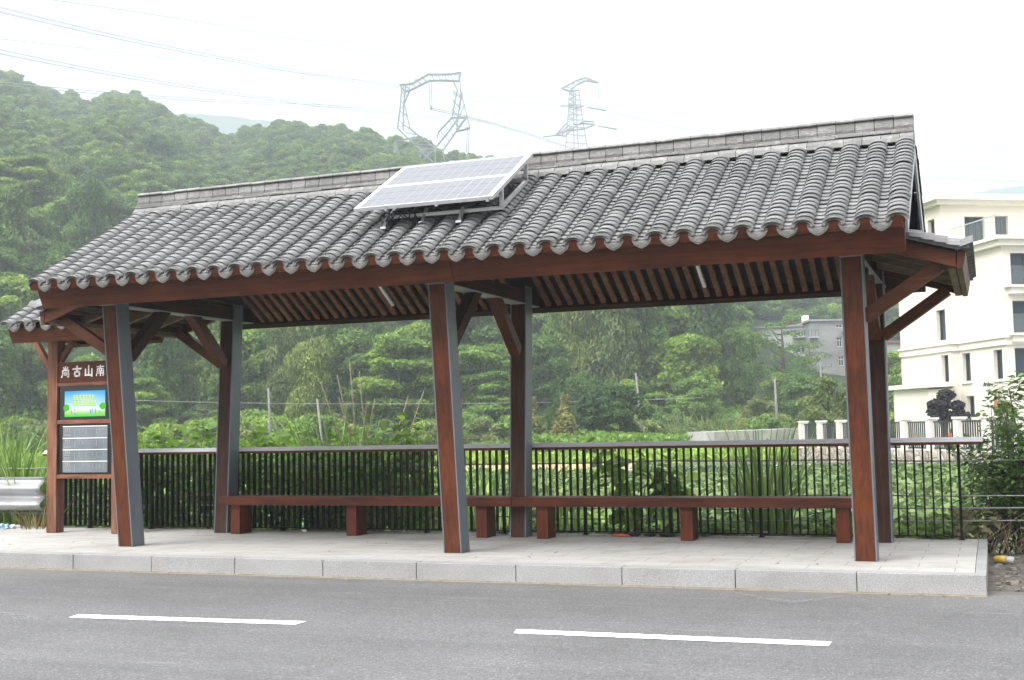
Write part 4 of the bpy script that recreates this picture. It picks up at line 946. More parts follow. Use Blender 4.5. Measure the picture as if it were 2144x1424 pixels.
# individual trees along the foot of the hill: (u, distance, kind, scale)
near = []
rg = random.Random(21)
spec = {'broad_a': ('tree', 'mid green round crowned tree at the foot of the hill', 'mid green trees at the foot of the hill'),
        'broad_b': ('tree', 'dark green round crowned tree at the foot of the hill', 'dark green trees at the foot of the hill'),
        'broad_c': ('tree', 'olive green bushy tree at the foot of the hill', 'olive trees at the foot of the hill'),
        'bright': ('tree', 'fresh bright green leafy tree on the lower hillside', 'bright green trees on the lower hillside'),
        'layered': ('tree', 'bright green tree with leaves in flat tiers on the lower hillside', 'tiered bright green trees'),
        'tall_dark': ('tree', 'tall dark tree with hanging foliage behind the field', 'tall dark trees behind the field'),
        'feathery': ('tree', 'tall feathery olive tree draped to the ground behind the field', 'tall feathery trees behind the field'),
        'sparse': ('tree', 'tall thin tree with sparse tiered leaves before the old houses', 'sparse trees')}
fixed = [  # u, D, kind, scale
 (20, 130, 'bright', 1.15), (-40, 150, 'bright', 1.2), (140, 175, 'bright', 1.05), (190, 172, 'bright', 0.95), (60, 118, 'broad_c', 0.9), (-60, 112, 'broad_b', 1.0),
 (180, 108, 'broad_b', 0.75), (240, 112, 'broad_c', 0.8), (290, 104, 'layered', 0.62), (330, 108, 'tall_dark', 0.75), (380, 112, 'feathery', 0.62), (425, 122, 'broad_a', 0.9),
 (470, 118, 'tall_dark', 0.8), (540, 116, 'broad_b', 0.95), (600, 112, 'feathery', 0.72), (650, 104, 'feathery', 0.62), (690, 118, 'tall_dark', 0.85), (745, 116, 'broad_b', 0.9),
 (800, 110, 'broad_c', 0.75), (835, 106, 'layered', 0.95), (862, 112, 'layered', 1.0), (905, 108, 'tall_dark', 0.72), (1010, 112, 'layered', 0.8), (1050, 108, 'layered', 0.6),
 (990, 122, 'broad_b', 1.1), (1130, 118, 'broad_b', 0.8), (1190, 128, 'tall_dark', 0.9), (1225, 120, 'feathery', 0.85), (1290, 120, 'feathery', 0.9), (1355, 124, 'tall_dark', 0.9),
 (1400, 130, 'broad_b', 1.1), (1440, 122, 'broad_a', 0.95), (1500, 128, 'tall_dark', 1.0), (1520, 130, 'broad_b', 0.95), (1555, 126, 'tall_dark', 0.6),
 (1462, 112, 'broad_a', 0.6), (1590, 112, 'broad_c', 0.45), (1320, 112, 'broad_a', 0.55), (1225, 112, 'broad_b', 0.55),
 (1645, 135, 'sparse', 0.8), (1700, 140, 'sparse', 0.55), (1680, 118, 'broad_b', 0.52), (1640, 122, 'broad_b', 0.48), (1720, 122, 'broad_a', 0.45),
 (1880, 118, 'broad_a', 0.6), (1905, 122, 'bright', 0.5), (1870, 130, 'broad_a', 0.75)]
for (u, D, k, s_) in fixed:
    n_, l_, g_ = spec[k]; make_tree(k, at(u, D), l_, 'tree', g_, scale=s_, rot=rg.uniform(0, 6.28))
cnt = 0
while cnt < 70:                                        # the rows just above them
    u = rg.uniform(-60, 1540); D = rg.uniform(132, 200)
    k = rg.choice(['broad_a', 'broad_b', 'broad_b', 'broad_c', 'tall_dark', 'broad_a', 'layered' if u < 1100 else 'broad_a'])
    n_, l_, g_ = spec[k]; make_tree(k, at(u, D), l_, 'tree', g_, scale=rg.uniform(0.75, 1.1), rot=rg.uniform(0, 6.28)); cnt += 1
# conifers and shrubs on the far field edge
for (u, D, k, s_, l_) in [(1175, 90, 'conifer', 0.98, 'pointed dark green conifer, tallest of the clump beyond the field'), (1240, 92, 'dome', 1.12, 'rounded dark conifer behind the clump beyond the field'),
    (1205, 88, 'dome', 0.78, 'small dark conifer left of the middle of the clump beyond the field'), (1252, 84, 'dome', 1.0, 'rounded dark green conifer in the middle of the clump'), (1300, 84, 'dome', 1.05, 'rounded dark green conifer at the right end of the clump'),
    (1215, 84, 'conifer', 0.6, 'low dark conifer at the front of the clump beyond the field')]:
    make_tree(k, tuple(np.array(at(u, D))+np.array((0, 0, 0.15))), l_, 'conifer', 'conifers beyond the field', scale=s_, rot=rg.uniform(0, 6), name='conifer')
for (u, D, s_, l_) in [(1183, 82, 0.95, 'yellow green cone shaped shrub before the dark conifers'), (1113, 82, 0.92, 'yellow green cone shaped shrub beside the middle rear post')]:
    make_tree('yellow', at(u, D), l_, 'shrub', 'yellow green shrubs', scale=s_, name='shrub')
def bushrow(us, D0_, D1_, n, sc, seed, lab, grp, kinds=('bush', 'bush_pale')):
    r2 = random.Random(seed)
    for _ in range(n):
        u = r2.uniform(*us); D = r2.uniform(D0_, D1_); k = r2.choice(kinds)
        col = 'mid green' if k == 'bush' else 'pale olive'
        make_tree(k, at(u, D), f'{col} {lab}', 'bush', f'{col} {grp}', scale=r2.uniform(*sc), rot=r2.uniform(0, 6), name='bush')
bushrow((-40, 1130), 92, 112, 64, (0.7, 1.5), 3, 'bush on the scrubby slope beyond the field', 'bushes on the slope')
bushrow((1330, 1720), 94, 120, 42, (0.55, 1.2), 4, 'bush on the terraces below the wood', 'bushes on the terraces')
bushrow((1860, 1900), 80, 110, 8, (0.7, 1.3), 5, 'bush beside the cream building', 'bushes beside the cream building')

# the wood higher up: one mass, instances of the crowns already standing
def forest():
    pts = []; sc = []; r2 = np.random.default_rng(5)
    tries = 0
    while len(pts) < 4300 and tries < 60000:
        tries += 1
        u = r2.uniform(-330, 2250); az = az_of(u); row, Rc, _, _ = interp_az(np.array(az), SKY)
        D = math.sqrt(r2.uniform(150**2, (Rc+14)**2))
        if 1540 < u < 1990 and D < 222: continue
        if D < 195 and r2.random() < 0.5: continue
        x, y = CAM[0]+math.sin(az)*D, CAM[1]+math.cos(az)*D
        pts.append((x, y, ground_at(x, y)-0.6)); sc.append(r2.uniform(0.42, 0.82)*(r2.choice([0.8, 1.0, 1.15]) if D > Rc-45 else 1.0))
    me = bpy.data.meshes.new('wood'); me.vertices.add(len(pts)); me.vertices.foreach_set('co', np.array(pts, np.float32).ravel())
    a = me.attributes.new('sc', 'FLOAT', 'POINT'); a.data.foreach_set('value', np.array(sc, np.float32))
    a = me.attributes.new('ro', 'FLOAT', 'POINT'); a.data.foreach_set('value', r2.uniform(0, 6.28, len(pts)).astype(np.float32))
    a = me.attributes.new('pick', 'INT', 'POINT'); wts = [0, 0, 0, 0, 1, 1, 1, 2, 2, 3]; a.data.foreach_set('value', np.array([wts[k] for k in r2.integers(0, len(wts), len(pts))], np.int32))
    o = link('wood', me, None, (0, 0, 0)); tag(o, 'dense green wood covering the upper hillside', 'wood', kind='stuff')
    ng = bpy.data.node_groups.new('wood_trees', 'GeometryNodeTree')
    ng.interface.new_socket('Geometry', in_out='INPUT', socket_type='NodeSocketGeometry'); ng.interface.new_socket('Geometry', in_out='OUTPUT', socket_type='NodeSocketGeometry')
    gi = ng.nodes.new('NodeGroupInput'); go = ng.nodes.new('NodeGroupOutput'); ip = ng.nodes.new('GeometryNodeInstanceOnPoints'); g2 = ng.nodes.new('GeometryNodeGeometryToInstance')
    for k in ('layered', 'bright', 'broad_c', 'broad_b', 'broad_a')[::1]:
        crown = [c for c in PROTO[k].children if c.name.startswith('crown')][0]
        n = ng.nodes.new('GeometryNodeObjectInfo'); n.inputs['Object'].default_value = crown; n.inputs['As Instance'].default_value = True; n.transform_space = 'ORIGINAL'
        ng.links.new(n.outputs['Geometry'], g2.inputs[0])
    def attr(nm, t):
        n = ng.nodes.new('GeometryNodeInputNamedAttribute'); n.data_type = t; n.inputs[0].default_value = nm; return n.outputs[0]
    cx = ng.nodes.new('ShaderNodeCombineXYZ'); ng.links.new(attr('ro', 'FLOAT'), cx.inputs[2])
    ng.links.new(gi.outputs[0], ip.inputs['Points']); ng.links.new(g2.outputs[0], ip.inputs['Instance']); ip.inputs['Pick Instance'].default_value = True
    ng.links.new(attr('pick', 'INT'), ip.inputs['Instance Index']); ng.links.new(cx.outputs[0], ip.inputs['Rotation']); ng.links.new(attr('sc', 'FLOAT'), ip.inputs['Scale'])
    ng.links.new(ip.outputs[0], go.inputs[0]); md = o.modifiers.new('trees', 'NODES'); md.node_group = ng
forest()
# ------------------------------------------------------------------ haze
def haze():
    m = bpy.data.materials.new('haze_air'); m.use_nodes = True; nt = m.node_tree; nt.nodes.clear()
    pv = N(nt, 'ShaderNodeVolumePrincipled'); pv.inputs['Color'].default_value = (0.84, 0.925, 1.0, 1); pv.inputs['Density'].default_value = HAZE; pv.inputs['Anisotropy'].default_value = 0.2
    o = N(nt, 'ShaderNodeOutputMaterial'); nt.links.new(pv.outputs[0], o.inputs['Volume'])
    mb = MB(); mb.box(-1500, 1200, -60, 2100, -25, 420); h = mb.build('haze', m); tag(h, 'pale haze filling the valley air', 'haze', kind='stuff')

# ------------------------------------------------------------------ field behind the fence
def dfence(u): return (3.15-CAM[1])/math.cos(az_of(u))
def polar_patch(name, pts, z, mat):
    V = [P(u, 900, D) for u, D in pts]; V = np.array([(p[0], p[1], z) for p in V])
    o = link(name, mesh_from(name, V, [tuple(range(len(pts)))], mat), None, (0, 0, 0)); return tag(o, kind='structure')
polar_patch('straw_field', [(880, 47), (1300, 46), (1330, 62), (860, 64)], GZ+0.006, M['straw'])
polar_patch('bare_soil', [(1130, 41), (1720, 43), (1740, 47), (1130, 46)], GZ+0.006, M['earth'])
polar_patch('farm_path', [(1200, 50), (1700, 55), (1700, 57), (1200, 52)], GZ+0.01, M['concrete'])
def scatter_leaves(name, n, region, zfun, size, mat, seed, flat=0.6, aspect=1.6, label='', cat='', hfun=None, droop=0.1):
    r_ = np.random.default_rng(seed); C3 = np.zeros((n, 3)); k = 0
    for i in range(n):
        u = r_.uniform(region[0], region[1]); D = math.sqrt(r_.uniform(region[2]**2, region[3]**2))
        az = az_of(u); x, y = CAM[0]+math.sin(az)*D, CAM[1]+math.cos(az)*D; C3[i] = (x, y, zfun(x, y, r_))
    nrm = r_.normal(0, 0.6, (n, 3)); nrm[:, 2] += flat*2; nrm /= np.linalg.norm(nrm, axis=1)[:, None]
    t = np.cross(nrm, r_.normal(size=(n, 3))); t[:, 2] -= droop; t -= nrm*(t*nrm).sum(1)[:, None]; t /= np.linalg.norm(t, axis=1)[:, None]
    b = np.cross(nrm, t); s = size*r_.uniform(0.5, 1.4, n)[:, None]
    V = np.stack([C3-t*s*.5*aspect, C3+b*s*.5-nrm*s*.1, C3+t*s*.5*aspect, C3-b*s*.5-nrm*s*.1], 1).reshape(-1, 3)
    tone = np.repeat(np.clip(r_.normal(0.5, 0.22, n), 0, 1), 4)
    o = link(name, mesh_from(name, V, np.arange(n*4).reshape(n, 4), M[mat], False, tone), None, (0, 0, 0)); return tag(o, label, cat, kind='stuff')
def patchy(x, y, f=0.35): return 0.5+0.5*math.sin(x*f+1.7*math.sin(y*f*0.8))*math.cos(y*f*1.3)
scatter_leaves('field_leaves', 42000, (1040, 2400, 20.5, 41), lambda x, y, r: GZ+0.05+r.random()*(0.18+0.26*patchy(x, y)), 0.2, 'lotus', 31, 0.5, 1.15, 'broad green leaves covering the vegetable field', 'crop')
scatter_leaves('field_leaves', 9000, (1330, 2400, 41, 50), lambda x, y, r: GZ+0.02+r.random()*(0.08+0.2*patchy(x, y)), 0.2, 'lotus', 37, 0.5, 1.15, 'green crop rows before the stone wall', 'crop')
scatter_leaves('field_grass', 26000, (-60, 1700, 62, 96), lambda x, y, r: GZ+r.random()*(0.2+1.0*max(0, patchy(x, y, 0.22)-0.35)), 0.3, 'leaf_bright', 32, 0.3, 1.7, 'bright green crops and grass at the far side of the field', 'grass')
scatter_leaves('far_hedge', 9000, (1100, 1540, 78, 84), lambda x, y, r: GZ+r.random()*(1.0+0.7*patchy(x, y, 0.5)), 0.26, 'vine', 35, 0.3, 1.5, 'bright yellow green vines along the far side of the field', 'hedge')
scatter_leaves('weedy_grass', 14000, (0, 1300, 19.5, 46), lambda x, y, r: GZ+r.random()*(0.15+0.25*patchy(x, y)), 0.17, 'grass', 33, 0.2, 3.0, 'weedy grass across the near field', 'grass')
scatter_leaves('slope_scrub', 24000, (-40, 1760, 93, 128), lambda x, y, r: ground_at(x, y)+r.random()*0.9, 0.38, 'leaf_mid', 36, 0.3, 2.0, 'tangled green scrub on the slope below the wood', 'scrub')
scatter_leaves('terrace_grass', 12000, (1330, 1700, 90, 135), lambda x, y, r: ground_at(x, y)+r.random()*0.5, 0.34, 'leaf_bright', 38, 0.2, 2.4, 'light green grass on the terraces', 'grass')

M['shrub_leaf'] = leaf('shrub_leaves', (0.065, 0.130, 0.036), (0.130, 0.221, 0.060), (0.260, 0.390, 0.120), 0.4, 0.35, 0.1)
def blade_clump(mb, cx, cy, cz, n, H, spread, w, seed, lean=0.5, stiff=0.5):
    r2 = random.Random(seed)
    for _ in range(n):
        a = r2.uniform(0, 6.283); q = spread*math.sqrt(r2.random()); x0, y0 = cx+math.cos(a)*q, cy+math.sin(a)*q; h = H*r2.uniform(0.5, 1.0)
        da = a+r2.uniform(-0.8, 0.8); L = lean*h*r2.uniform(0.2, 1.0); dr = r2.uniform(0, 1)*(1-stiff); pts = []
        for i in range(7):
            t = i/6; pts.append(Vector((x0+math.cos(da)*L*t**1.6, y0+math.sin(da)*L*t**1.6, cz+h*(t-dr*0.55*t**3))))
        sd = Vector((math.cos(da+1.57+r2.uniform(-.7, .7)), math.sin(da+1.57), 0)); V = []
        for i, p in enumerate(pts): ww = w*(1-(i/6)**2*0.95)*(0.5 if i == 0 else 1)*0.5; V += [p-sd*ww, p+sd*ww]
        mb.add(V, [(2*i, 2*i+1, 2*i+3, 2*i+2) for i in range(6)], min(1, max(0, r2.gauss(0.5, 0.22))))
def grass_clump(u, D, n, H, spread, w, seed, label, z=None, mat='grass', lean=0.5, stiff=0.5, stalks=(), name='reed_clump', cat='reeds', group=None):
    p = P(u, 900, D); x, y = p[0], p[1]; gz = z if z is not None else max(GZ, bank(np.array(x), np.array(y)))-0.02
    o = empty(name, (x, y, gz), label, cat, group)
    mb = MB(); blade_clump(mb, x, y, gz, n, H, spread, w, seed, lean, stiff); mb.build('blades', M[mat], o, fix=False)
    if stalks:
        for (ut, vt, ub, vb) in stalks:
            a = P(ut, vt, D); b_ = P(ub, vb, D); d = b_-a; e = a+d*((gz-a[2])/(d[2])); mb = MB()
            mb.tube([a, a*0.5+e*0.5+np.array((0.015, 0, 0)), e], [0.006, 0.011, 0.014], 5); mb.build('dead_stalk', M['deadstalk'], o, smooth=True)
    return o
Df = dfence
grass_clump(712, Df(712)+1.7, 230, 2.15, 0.42, 0.028, 41, 'tall reed clump with pale dead stalks rising above the handrail', lean=0.55, stiff=0.75,
    stalks=((732, 757, 742, 901), (752, 777, 762, 905), (706, 785, 729, 900), (671, 800, 697, 880), (709, 830, 727, 900), (767, 850, 760, 905), (855, 830, 824, 925), (888, 817, 851, 920), (785, 835, 770, 905)))
grass_clump(1600, Df(1600)+1.0, 150, 1.75, 0.28, 0.03, 42, 'dense upright grass clump behind the right bench', lean=0.42, stiff=0.7)
grass_clump(1022, Df(1022)+1.0, 70, 1.45, 0.3, 0.014, 43, 'thin wiry grass clump left of the middle rear post', lean=0.35, stiff=0.8)
grass_clump(1180, Df(1180)+0.9, 60, 1.3, 0.3, 0.013, 44, 'thin wiry grass clump right of the middle rear post', lean=0.35, stiff=0.8)
for i, (u, dd, n, H, sp_) in enumerate([(5, 1.0, 170, 2.1, 0.5), (50, 0.7, 150, 2.1, 0.4), (-50, 1.6, 160, 2.2, 0.6), (92, 1.5, 110, 1.8, 0.4)]):
    grass_clump(u, Df(u)+dd, n, H, sp_, 0.035, 50+i, 'tall arching green reeds behind the crash barrier', lean=0.7, stiff=0.45, group='reeds behind the crash barrier')
grass_clump(85, Df(85)-0.15, 60, 0.7, 0.25, 0.018, 56, 'low dry grass tuft at the end of the crash barrier', z=-0.15, mat='drygrass', lean=0.8, stiff=0.3, name='grass_tuft', cat='grass tuft')
# hillside grasses seen through the shelter
for i, (u, D, s_) in enumerate([(470, 100, 1), (520, 99, 1), (560, 101, 1), (610, 100, 1), (440, 102, 1), (1430, 104, 1), (1480, 105, 1), (1520, 103, 1), (1560, 104, 1)]):
    p = at(u, D); o = empty('pampas_clump', p, 'pale green clump of tall grass on the slope', 'grass clump', 'tall grass on the slope')
    mb = MB(); blade_clump(mb, p[0], p[1], p[2], 170, 3.0, 1.5, 0.11, 70+i, 0.8, 0.4); mb.build('blades', M['leaf_olive' if i % 3 else 'grass'], o, fix=False)

def leaf_poly(mb, base, d, nrm, L, Wd, tone):
    d = Vector(d).normalized(); n_ = Vector(nrm); n_ = (n_-d*n_.dot(d)).normalized(); s = d.cross(n_)
    pr = [(0, 0, 0), (0.12, 0.36, .03), (0.35, 0.5, .0), (0.65, 0.36, -.04), (1.0, 0, -.16)]; V = []
    for t, ww, z in pr: V.append(Vector(base)+d*L*t+n_*L*z)
    for t, ww, z in pr[1:4]: V.append(Vector(base)+d*L*t+s*Wd*ww+n_*(L*z+Wd*0.14))
    for t, ww, z in pr[1:4]: V.append(Vector(base)+d*L*t-s*Wd*ww+n_*(L*z+Wd*0.14))
    mb.add(V, [(0, 1, 5), (1, 2, 6, 5), (2, 3, 7, 6), (3, 4, 7), (0, 8, 1), (1, 8, 9, 2), (2, 9, 10, 3), (3, 10, 4)], tone)
def leafy_plant(u, dd, H, Rr, n, L, seed, label, group=None, mat='vine', stems=6, hang=0.5, name='leafy_plant', cat='plant', z=None, D=None):
    p = P(u, 900, D if D else Df(u)+dd); x, y = float(p[0]), float(p[1]); gz = float(max(GZ, bank(np.array(x), np.array(y)))-0.02) if z is None else z
    o = empty(name, (x, y, gz), label, cat, group); r2 = random.Random(seed); sm = MB(); lm = MB(); ln = n//stems
    for s in range(stems):
        a = r2.uniform(0, 6.28); tip = Vector((x+math.cos(a)*Rr*r2.uniform(.3, 1), y+math.sin(a)*Rr*r2.uniform(.3, 1), gz+H*r2.uniform(.7, 1))); b0_ = Vector((x+r2.uniform(-.08, .08), y+r2.uniform(-.08, .08), gz)); mid = b0_.lerp(tip, 0.5)+Vector((0, 0, H*0.12))
        sm.tube([b0_, mid, tip], [0.012, 0.008, 0.003], 5)
        for k in range(ln):
            t = r2.uniform(0.2, 1.0); q = (b0_.lerp(mid, t*2) if t < .5 else mid.lerp(tip, t*2-1)); la = r2.uniform(0, 6.28); off = r2.uniform(0.02, 0.16)*min(1, Rr*2)
            q = q+Vector((math.cos(la)*off, math.sin(la)*off, r2.uniform(-.03, .06)))
            leaf_poly(lm, q, (math.cos(la), math.sin(la), r2.uniform(-hang*1.4, 0.25)), (r2.gauss(0, .35), r2.gauss(0, .35), 1), L*r2.uniform(.55, 1.2), L*0.85*r2.uniform(.55, 1.1), min(1, max(0, r2.gauss(.5, .25))))
    sm.build('stems', M['leaf_bright' if mat != 'leaf_dark' else 'bark'], o); lm.build('leaves', M[mat], o, fix=False); return o
r5 = random.Random(77)
for i in range(26):                                     # leafy tops just above the handrail on the left
    u = 285+ (925-285)*(i+0.5)/26+r5.uniform(-8, 8)
    leafy_plant(u, r5.uniform(0.6, 2.8), r5.uniform(1.58, 1.82), 0.4, 90, 0.16, 100+i, 'bright leafed mulberry shoots reaching above the handrail', 'mulberry shoots behind the railing', hang=0.35)
leafy_plant(1320, 0.55, 1.4, 0.42, 60, 0.22, 140, 'big drooping leaved plant behind the railing above the right bench', hang=0.8, stems=5)
leafy_plant(1400, 0.7, 1.15, 0.3, 40, 0.24, 141, 'smaller plant with hanging leaves beside the big drooping leaved plant', hang=1.0, stems=4)
for i, u in enumerate((1690, 1740, 1890, 1930, 1240, 1500, 1150, 1960, 1450)):
    leafy_plant(u, r5.uniform(0.2, 0.6), r5.uniform(0.3, 0.5), 0.3, 60, 0.12, 150+i, 'low leafy weed at the foot of the railing', 'low weeds at the foot of the railing', hang=0.4, name='weed', cat='weed')
# undergrowth close behind the fence
def band(name, n, us, dd, z0, hf, size, mat, seed, label, flat=0.35, aspect=1.7):
    r_ = random.Random(seed); mb = MB()
    for _ in range(n):
        u = r_.uniform(*us); D = Df(u)+r_.uniform(*dd); p = P(u, 900, D); h = hf(u)
        zb = float(max(GZ, bank(np.array(p[0]), np.array(p[1])))); q = (p[0], p[1], zb+h*r_.random()**0.8); la = r_.uniform(0, 6.28); L = size*r_.uniform(.5, 1.4)
        leaf_poly(mb, q, (math.cos(la), math.sin(la), r_.uniform(-.7, .4)), (r_.gauss(0, .5), r_.gauss(0, .5), 1), L, L*0.62, min(1, max(0, r_.gauss(.45, .25))))
    o = mb.build(name, M[mat], fix=False); return tag(o, label, 'undergrowth', kind='stuff')
band('undergrowth', 3000, (100, 930), (0.25, 1.9), 0, lambda u: 1.08 if u < 860 else 0.7, 0.10, 'vine', 61, 'dense dark leafy undergrowth behind the left half of the railing')
band('undergrowth', 2600, (100, 900), (0.25, 1.6), 0, lambda u: 1.2, 0.13, 'vine', 62, 'bright leaves among the undergrowth behind the railing')
band('undergrowth', 5000, (900, 2050), (0.15, 1.9), 0, lambda u: 0.22+0.14*math.sin(u*0.03), 0.07, 'leaf_bright', 63, 'low weeds along the foot of the railing')
band('dry_undergrowth', 3500, (900, 2250), (0.1, 1.6), 0, lambda u: 0.2+(0.3 if u > 1980 else 0), 0.1, 'drygrass', 64, 'dry brown stems and leaves at the foot of the railing')

# big shrub at the right edge
def big_shrub():
    D = Df(2090)+0.55; p = P(2105, 900, D); x, y, gz = float(p[0]), float(p[1]), -0.25
    o = empty('garden_shrub', (x, y, gz), 'tall loose shrub growing past the right end of the railing', 'shrub'); r2 = random.Random(9); br = MB(); lm = MB()
    for s in range(26):
        a = r2.uniform(0, 6.28); Hh = r2.uniform(0.7, 1.75); rr = r2.uniform(.15, .75); tip = Vector((x+math.cos(a)*rr+0.1, y+math.sin(a)*rr, gz+Hh)); b0_ = Vector((x+r2.uniform(-.3, .3), y+r2.uniform(-.2, .2), gz)); mid = b0_.lerp(tip, .5)+Vector((r2.uniform(-.1, .1), r2.uniform(-.1, .1), .12))
        br.tube([b0_, mid, tip], [0.012, 0.008, 0.003], 5)
        for k in range(190):
            t = r2.uniform(.3, 1.05); q = (b0_.lerp(mid, t*2) if t < .5 else mid.lerp(tip, t*2-1)); la = r2.uniform(0, 6.28); off = r2.uniform(.01, .13); q = q+Vector((math.cos(la)*off, math.sin(la)*off, r2.uniform(-.07, .07)))
            leaf_poly(lm, q, (math.cos(la), math.sin(la), r2.uniform(-.6, .5)), (r2.gauss(0, .5), r2.gauss(0, .5), 1), r2.uniform(.04, .085), r2.uniform(.03, .05), min(1, max(0, r2.gauss(.4, .25))))
    t0 = Vector((x+0.05, y, gz)); t1 = Vector(P(2112, 812, D)); br.tube([t0, t0.lerp(t1, .5)+Vector((.12, 0, 0)), t1], [0.02, .013, .006], 6)
    for k in range(150):
        q = t1+Vector((r2.gauss(.12, .13), r2.gauss(0, .1), r2.gauss(-.02, .08))); la = r2.uniform(0, 6.28); leaf_poly(lm, q, (math.cos(la), math.sin(la), r2.uniform(-.3, .5)), (r2.gauss(0, .4), r2.gauss(0, .4), 1), r2.uniform(.06, .1), .045, r2.random())
    br.build('branches', M['bark'], o, smooth=True); lm.build('leaves', M['shrub_leaf'], o, fix=False)
    tw = MB()
    for k in range(190):
        a = Vector((x+r2.uniform(-.75, .8), y+r2.uniform(-.6, .35), -0.17)); b_ = a+Vector((r2.gauss(0, .18), r2.gauss(0, .12), r2.uniform(.05, .5))); tw.tube([a, a.lerp(b_, .5)+Vector((r2.gauss(0, .03), 0, .03)), b_], [.004, .003, .001], 4)
    tag(tw.build('dead_twigs', M['deadstalk']), 'tangle of bare brown twigs under the shrub', 'twigs', kind='stuff')
big_shrub()

# ------------------------------------------------------------------ buildings
def rayhit(u, p, d):
    az = az_of(u); rx, ry = math.sin(az), math.cos(az); A = np.array([[rx, -d[0]], [ry, -d[1]]]); s, t = np.linalg.solve(A, np.array([p[0]-CAM[0], p[1]-CAM[1]]))
    return np.array([p[0]+d[0]*t, p[1]+d[1]*t])
def zrow(u, v, p): return float(P(u, v, math.hypot(p[0]-CAM[0], p[1]-CAM[1]))[2])
def facade(name, pa, pb, z0, z1, holes, mat, parent, depth=0.35, pane='glass', frame='winframe', mull=(1, 1), sill=True):
    """wall from pa to pb (plan points, seen with pa at the left) with rectangular openings [(t0, t1, za, zb)] in metres along the wall"""
    pa, pb = np.array(pa, float), np.array(pb, float); L = np.linalg.norm(pb-pa); d = (pb-pa)/L; inn = np.array([-d[1], d[0]])
    ts = sorted({0.0, L, *[h[0] for h in holes], *[h[1] for h in holes]}); zs = sorted({z0, z1, *[h[2] for h in holes], *[h[3] for h in holes]})
    def q(t, z, dep=0): w_ = pa+d*t+inn*dep; return (w_[0], w_[1], z)
    mb = MB()
    for i in range(len(ts)-1):
        for j in range(len(zs)-1):
            tm, zm = (ts[i]+ts[i+1])/2, (zs[j]+zs[j+1])/2
            if any(h[0] < tm < h[1] and h[2] < zm < h[3] for h in holes): continue
            mb.add([q(ts[i], zs[j]), q(ts[i+1], zs[j]), q(ts[i+1], zs[j+1]), q(ts[i], zs[j+1])], [(0, 1, 2, 3)])
    for h in holes:
        a, b_, c, e = h[:4]; o4 = [q(a, c), q(b_, c), q(b_, e), q(a, e)]; i4 = [q(a, c, depth), q(b_, c, depth), q(b_, e, depth), q(a, e, depth)]
        mb.add(o4+i4, [(0, 4, 5, 1), (1, 5, 6, 2), (2, 6, 7, 3), (3, 7, 4, 0)])
    wl = mb.build(name, M[mat], parent, fix=False)
    for h in holes:
        a, b_, c, e = h[:4]; fr = MB(); fw = 0.07
        def fb(t0, t1, za, zb, d0=depth-0.09, d1=depth-0.02): fr.hexa([q(t0, za, d0), q(t1, za, d0), q(t1, za, d1), q(t0, za, d1), q(t0, zb, d0), q(t1, zb, d0), q(t1, zb, d1), q(t0, zb, d1)])
        fb(a+.01, a+fw, c+.01, e-.01); fb(b_-fw, b_-.01, c+.01, e-.01); fb(a+fw, b_-fw, c+.01, c+fw); fb(a+fw, b_-fw, e-fw, e-.01)
        for k in range(1, mull[0]): tt = a+(b_-a)*k/mull[0]; fb(tt-.03, tt+.03, c+fw, e-fw, depth-0.08)
        for k in range(1, mull[1]): zz_ = c+(e-c)*(0.68 if mull[1] == 2 else k/mull[1]); fb(a+fw, b_-fw, zz_-.03, zz_+.03, depth-0.075)
        w_ = fr.build('window', M[frame], parent)
        g = MB(); g.add([q(a, c, depth-0.01), q(b_, c, depth-0.01), q(b_, e, depth-0.01), q(a, e, depth-0.01)], [(0, 1, 2, 3)]); g.build('pane', M[pane], w_, fix=False)
        if sill: sm = MB(); sm.hexa([q(a-.12, c-.14, -.1), q(b_+.12, c-.14, -.1), q(b_+.12, c-.14, .08), q(a-.12, c-.14, .08), q(a-.12, c-.005, -.1), q(b_+.12, c-.005, -.1), q(b_+.12, c-.005, .08), q(a-.12, c-.005, .08)]); sm.build('sill', M['cream'], w_)
    return wl
def band_along(mb, pts, z0, z1, out, back=0.2):
    """moulding following a plan polyline (seen left to right), standing out by `out`"""
    pts = [np.array(p, float) for p in pts]; off = []; inn = []
    for i, p in enumerate(pts):
        ds_ = []
        if i > 0: ds_.append((pts[i]-pts[i-1])/np.linalg.norm(pts[i]-pts[i-1]))
        if i < len(pts)-1: ds_.append((pts[i+1]-pts[i])/np.linalg.norm(pts[i+1]-pts[i]))
        ns = [np.array([d[1], -d[0]]) for d in ds_]; n = sum(ns)
        if len(ns) == 2: n = n/(1+ns[0]@ns[1])
        off.append(p+n*out); inn.append(p-n*back)
    for i in range(len(pts)-1):
        a, b_, c, d = off[i], off[i+1], inn[i+1], inn[i]
        mb.hexa([(*a, z0), (*b_, z0), (*c, z0), (*d, z0), (*a, z1), (*b_, z1), (*c, z1), (*d, z1)])
da = R(-30.6); av = np.array([math.sin(da), math.cos(da)]); bv = np.array([av[1], -av[0]])
p0 = np.array(P(1893, 900, 78)[:2]); p1 = rayhit(1991, p0, -av); p2 = rayhit(2007, p1, bv); p3 = rayhit(2105, p2, -av); p5 = p3+bv*16
cb = empty('cream_building', (*(p0+bv*8), 0.0), 'four storey cream stone building with glass balconies behind the stone wall', 'building')
def Z(zx, zy): u = 1840+zx/2.454; return u, 380+zy/2.454
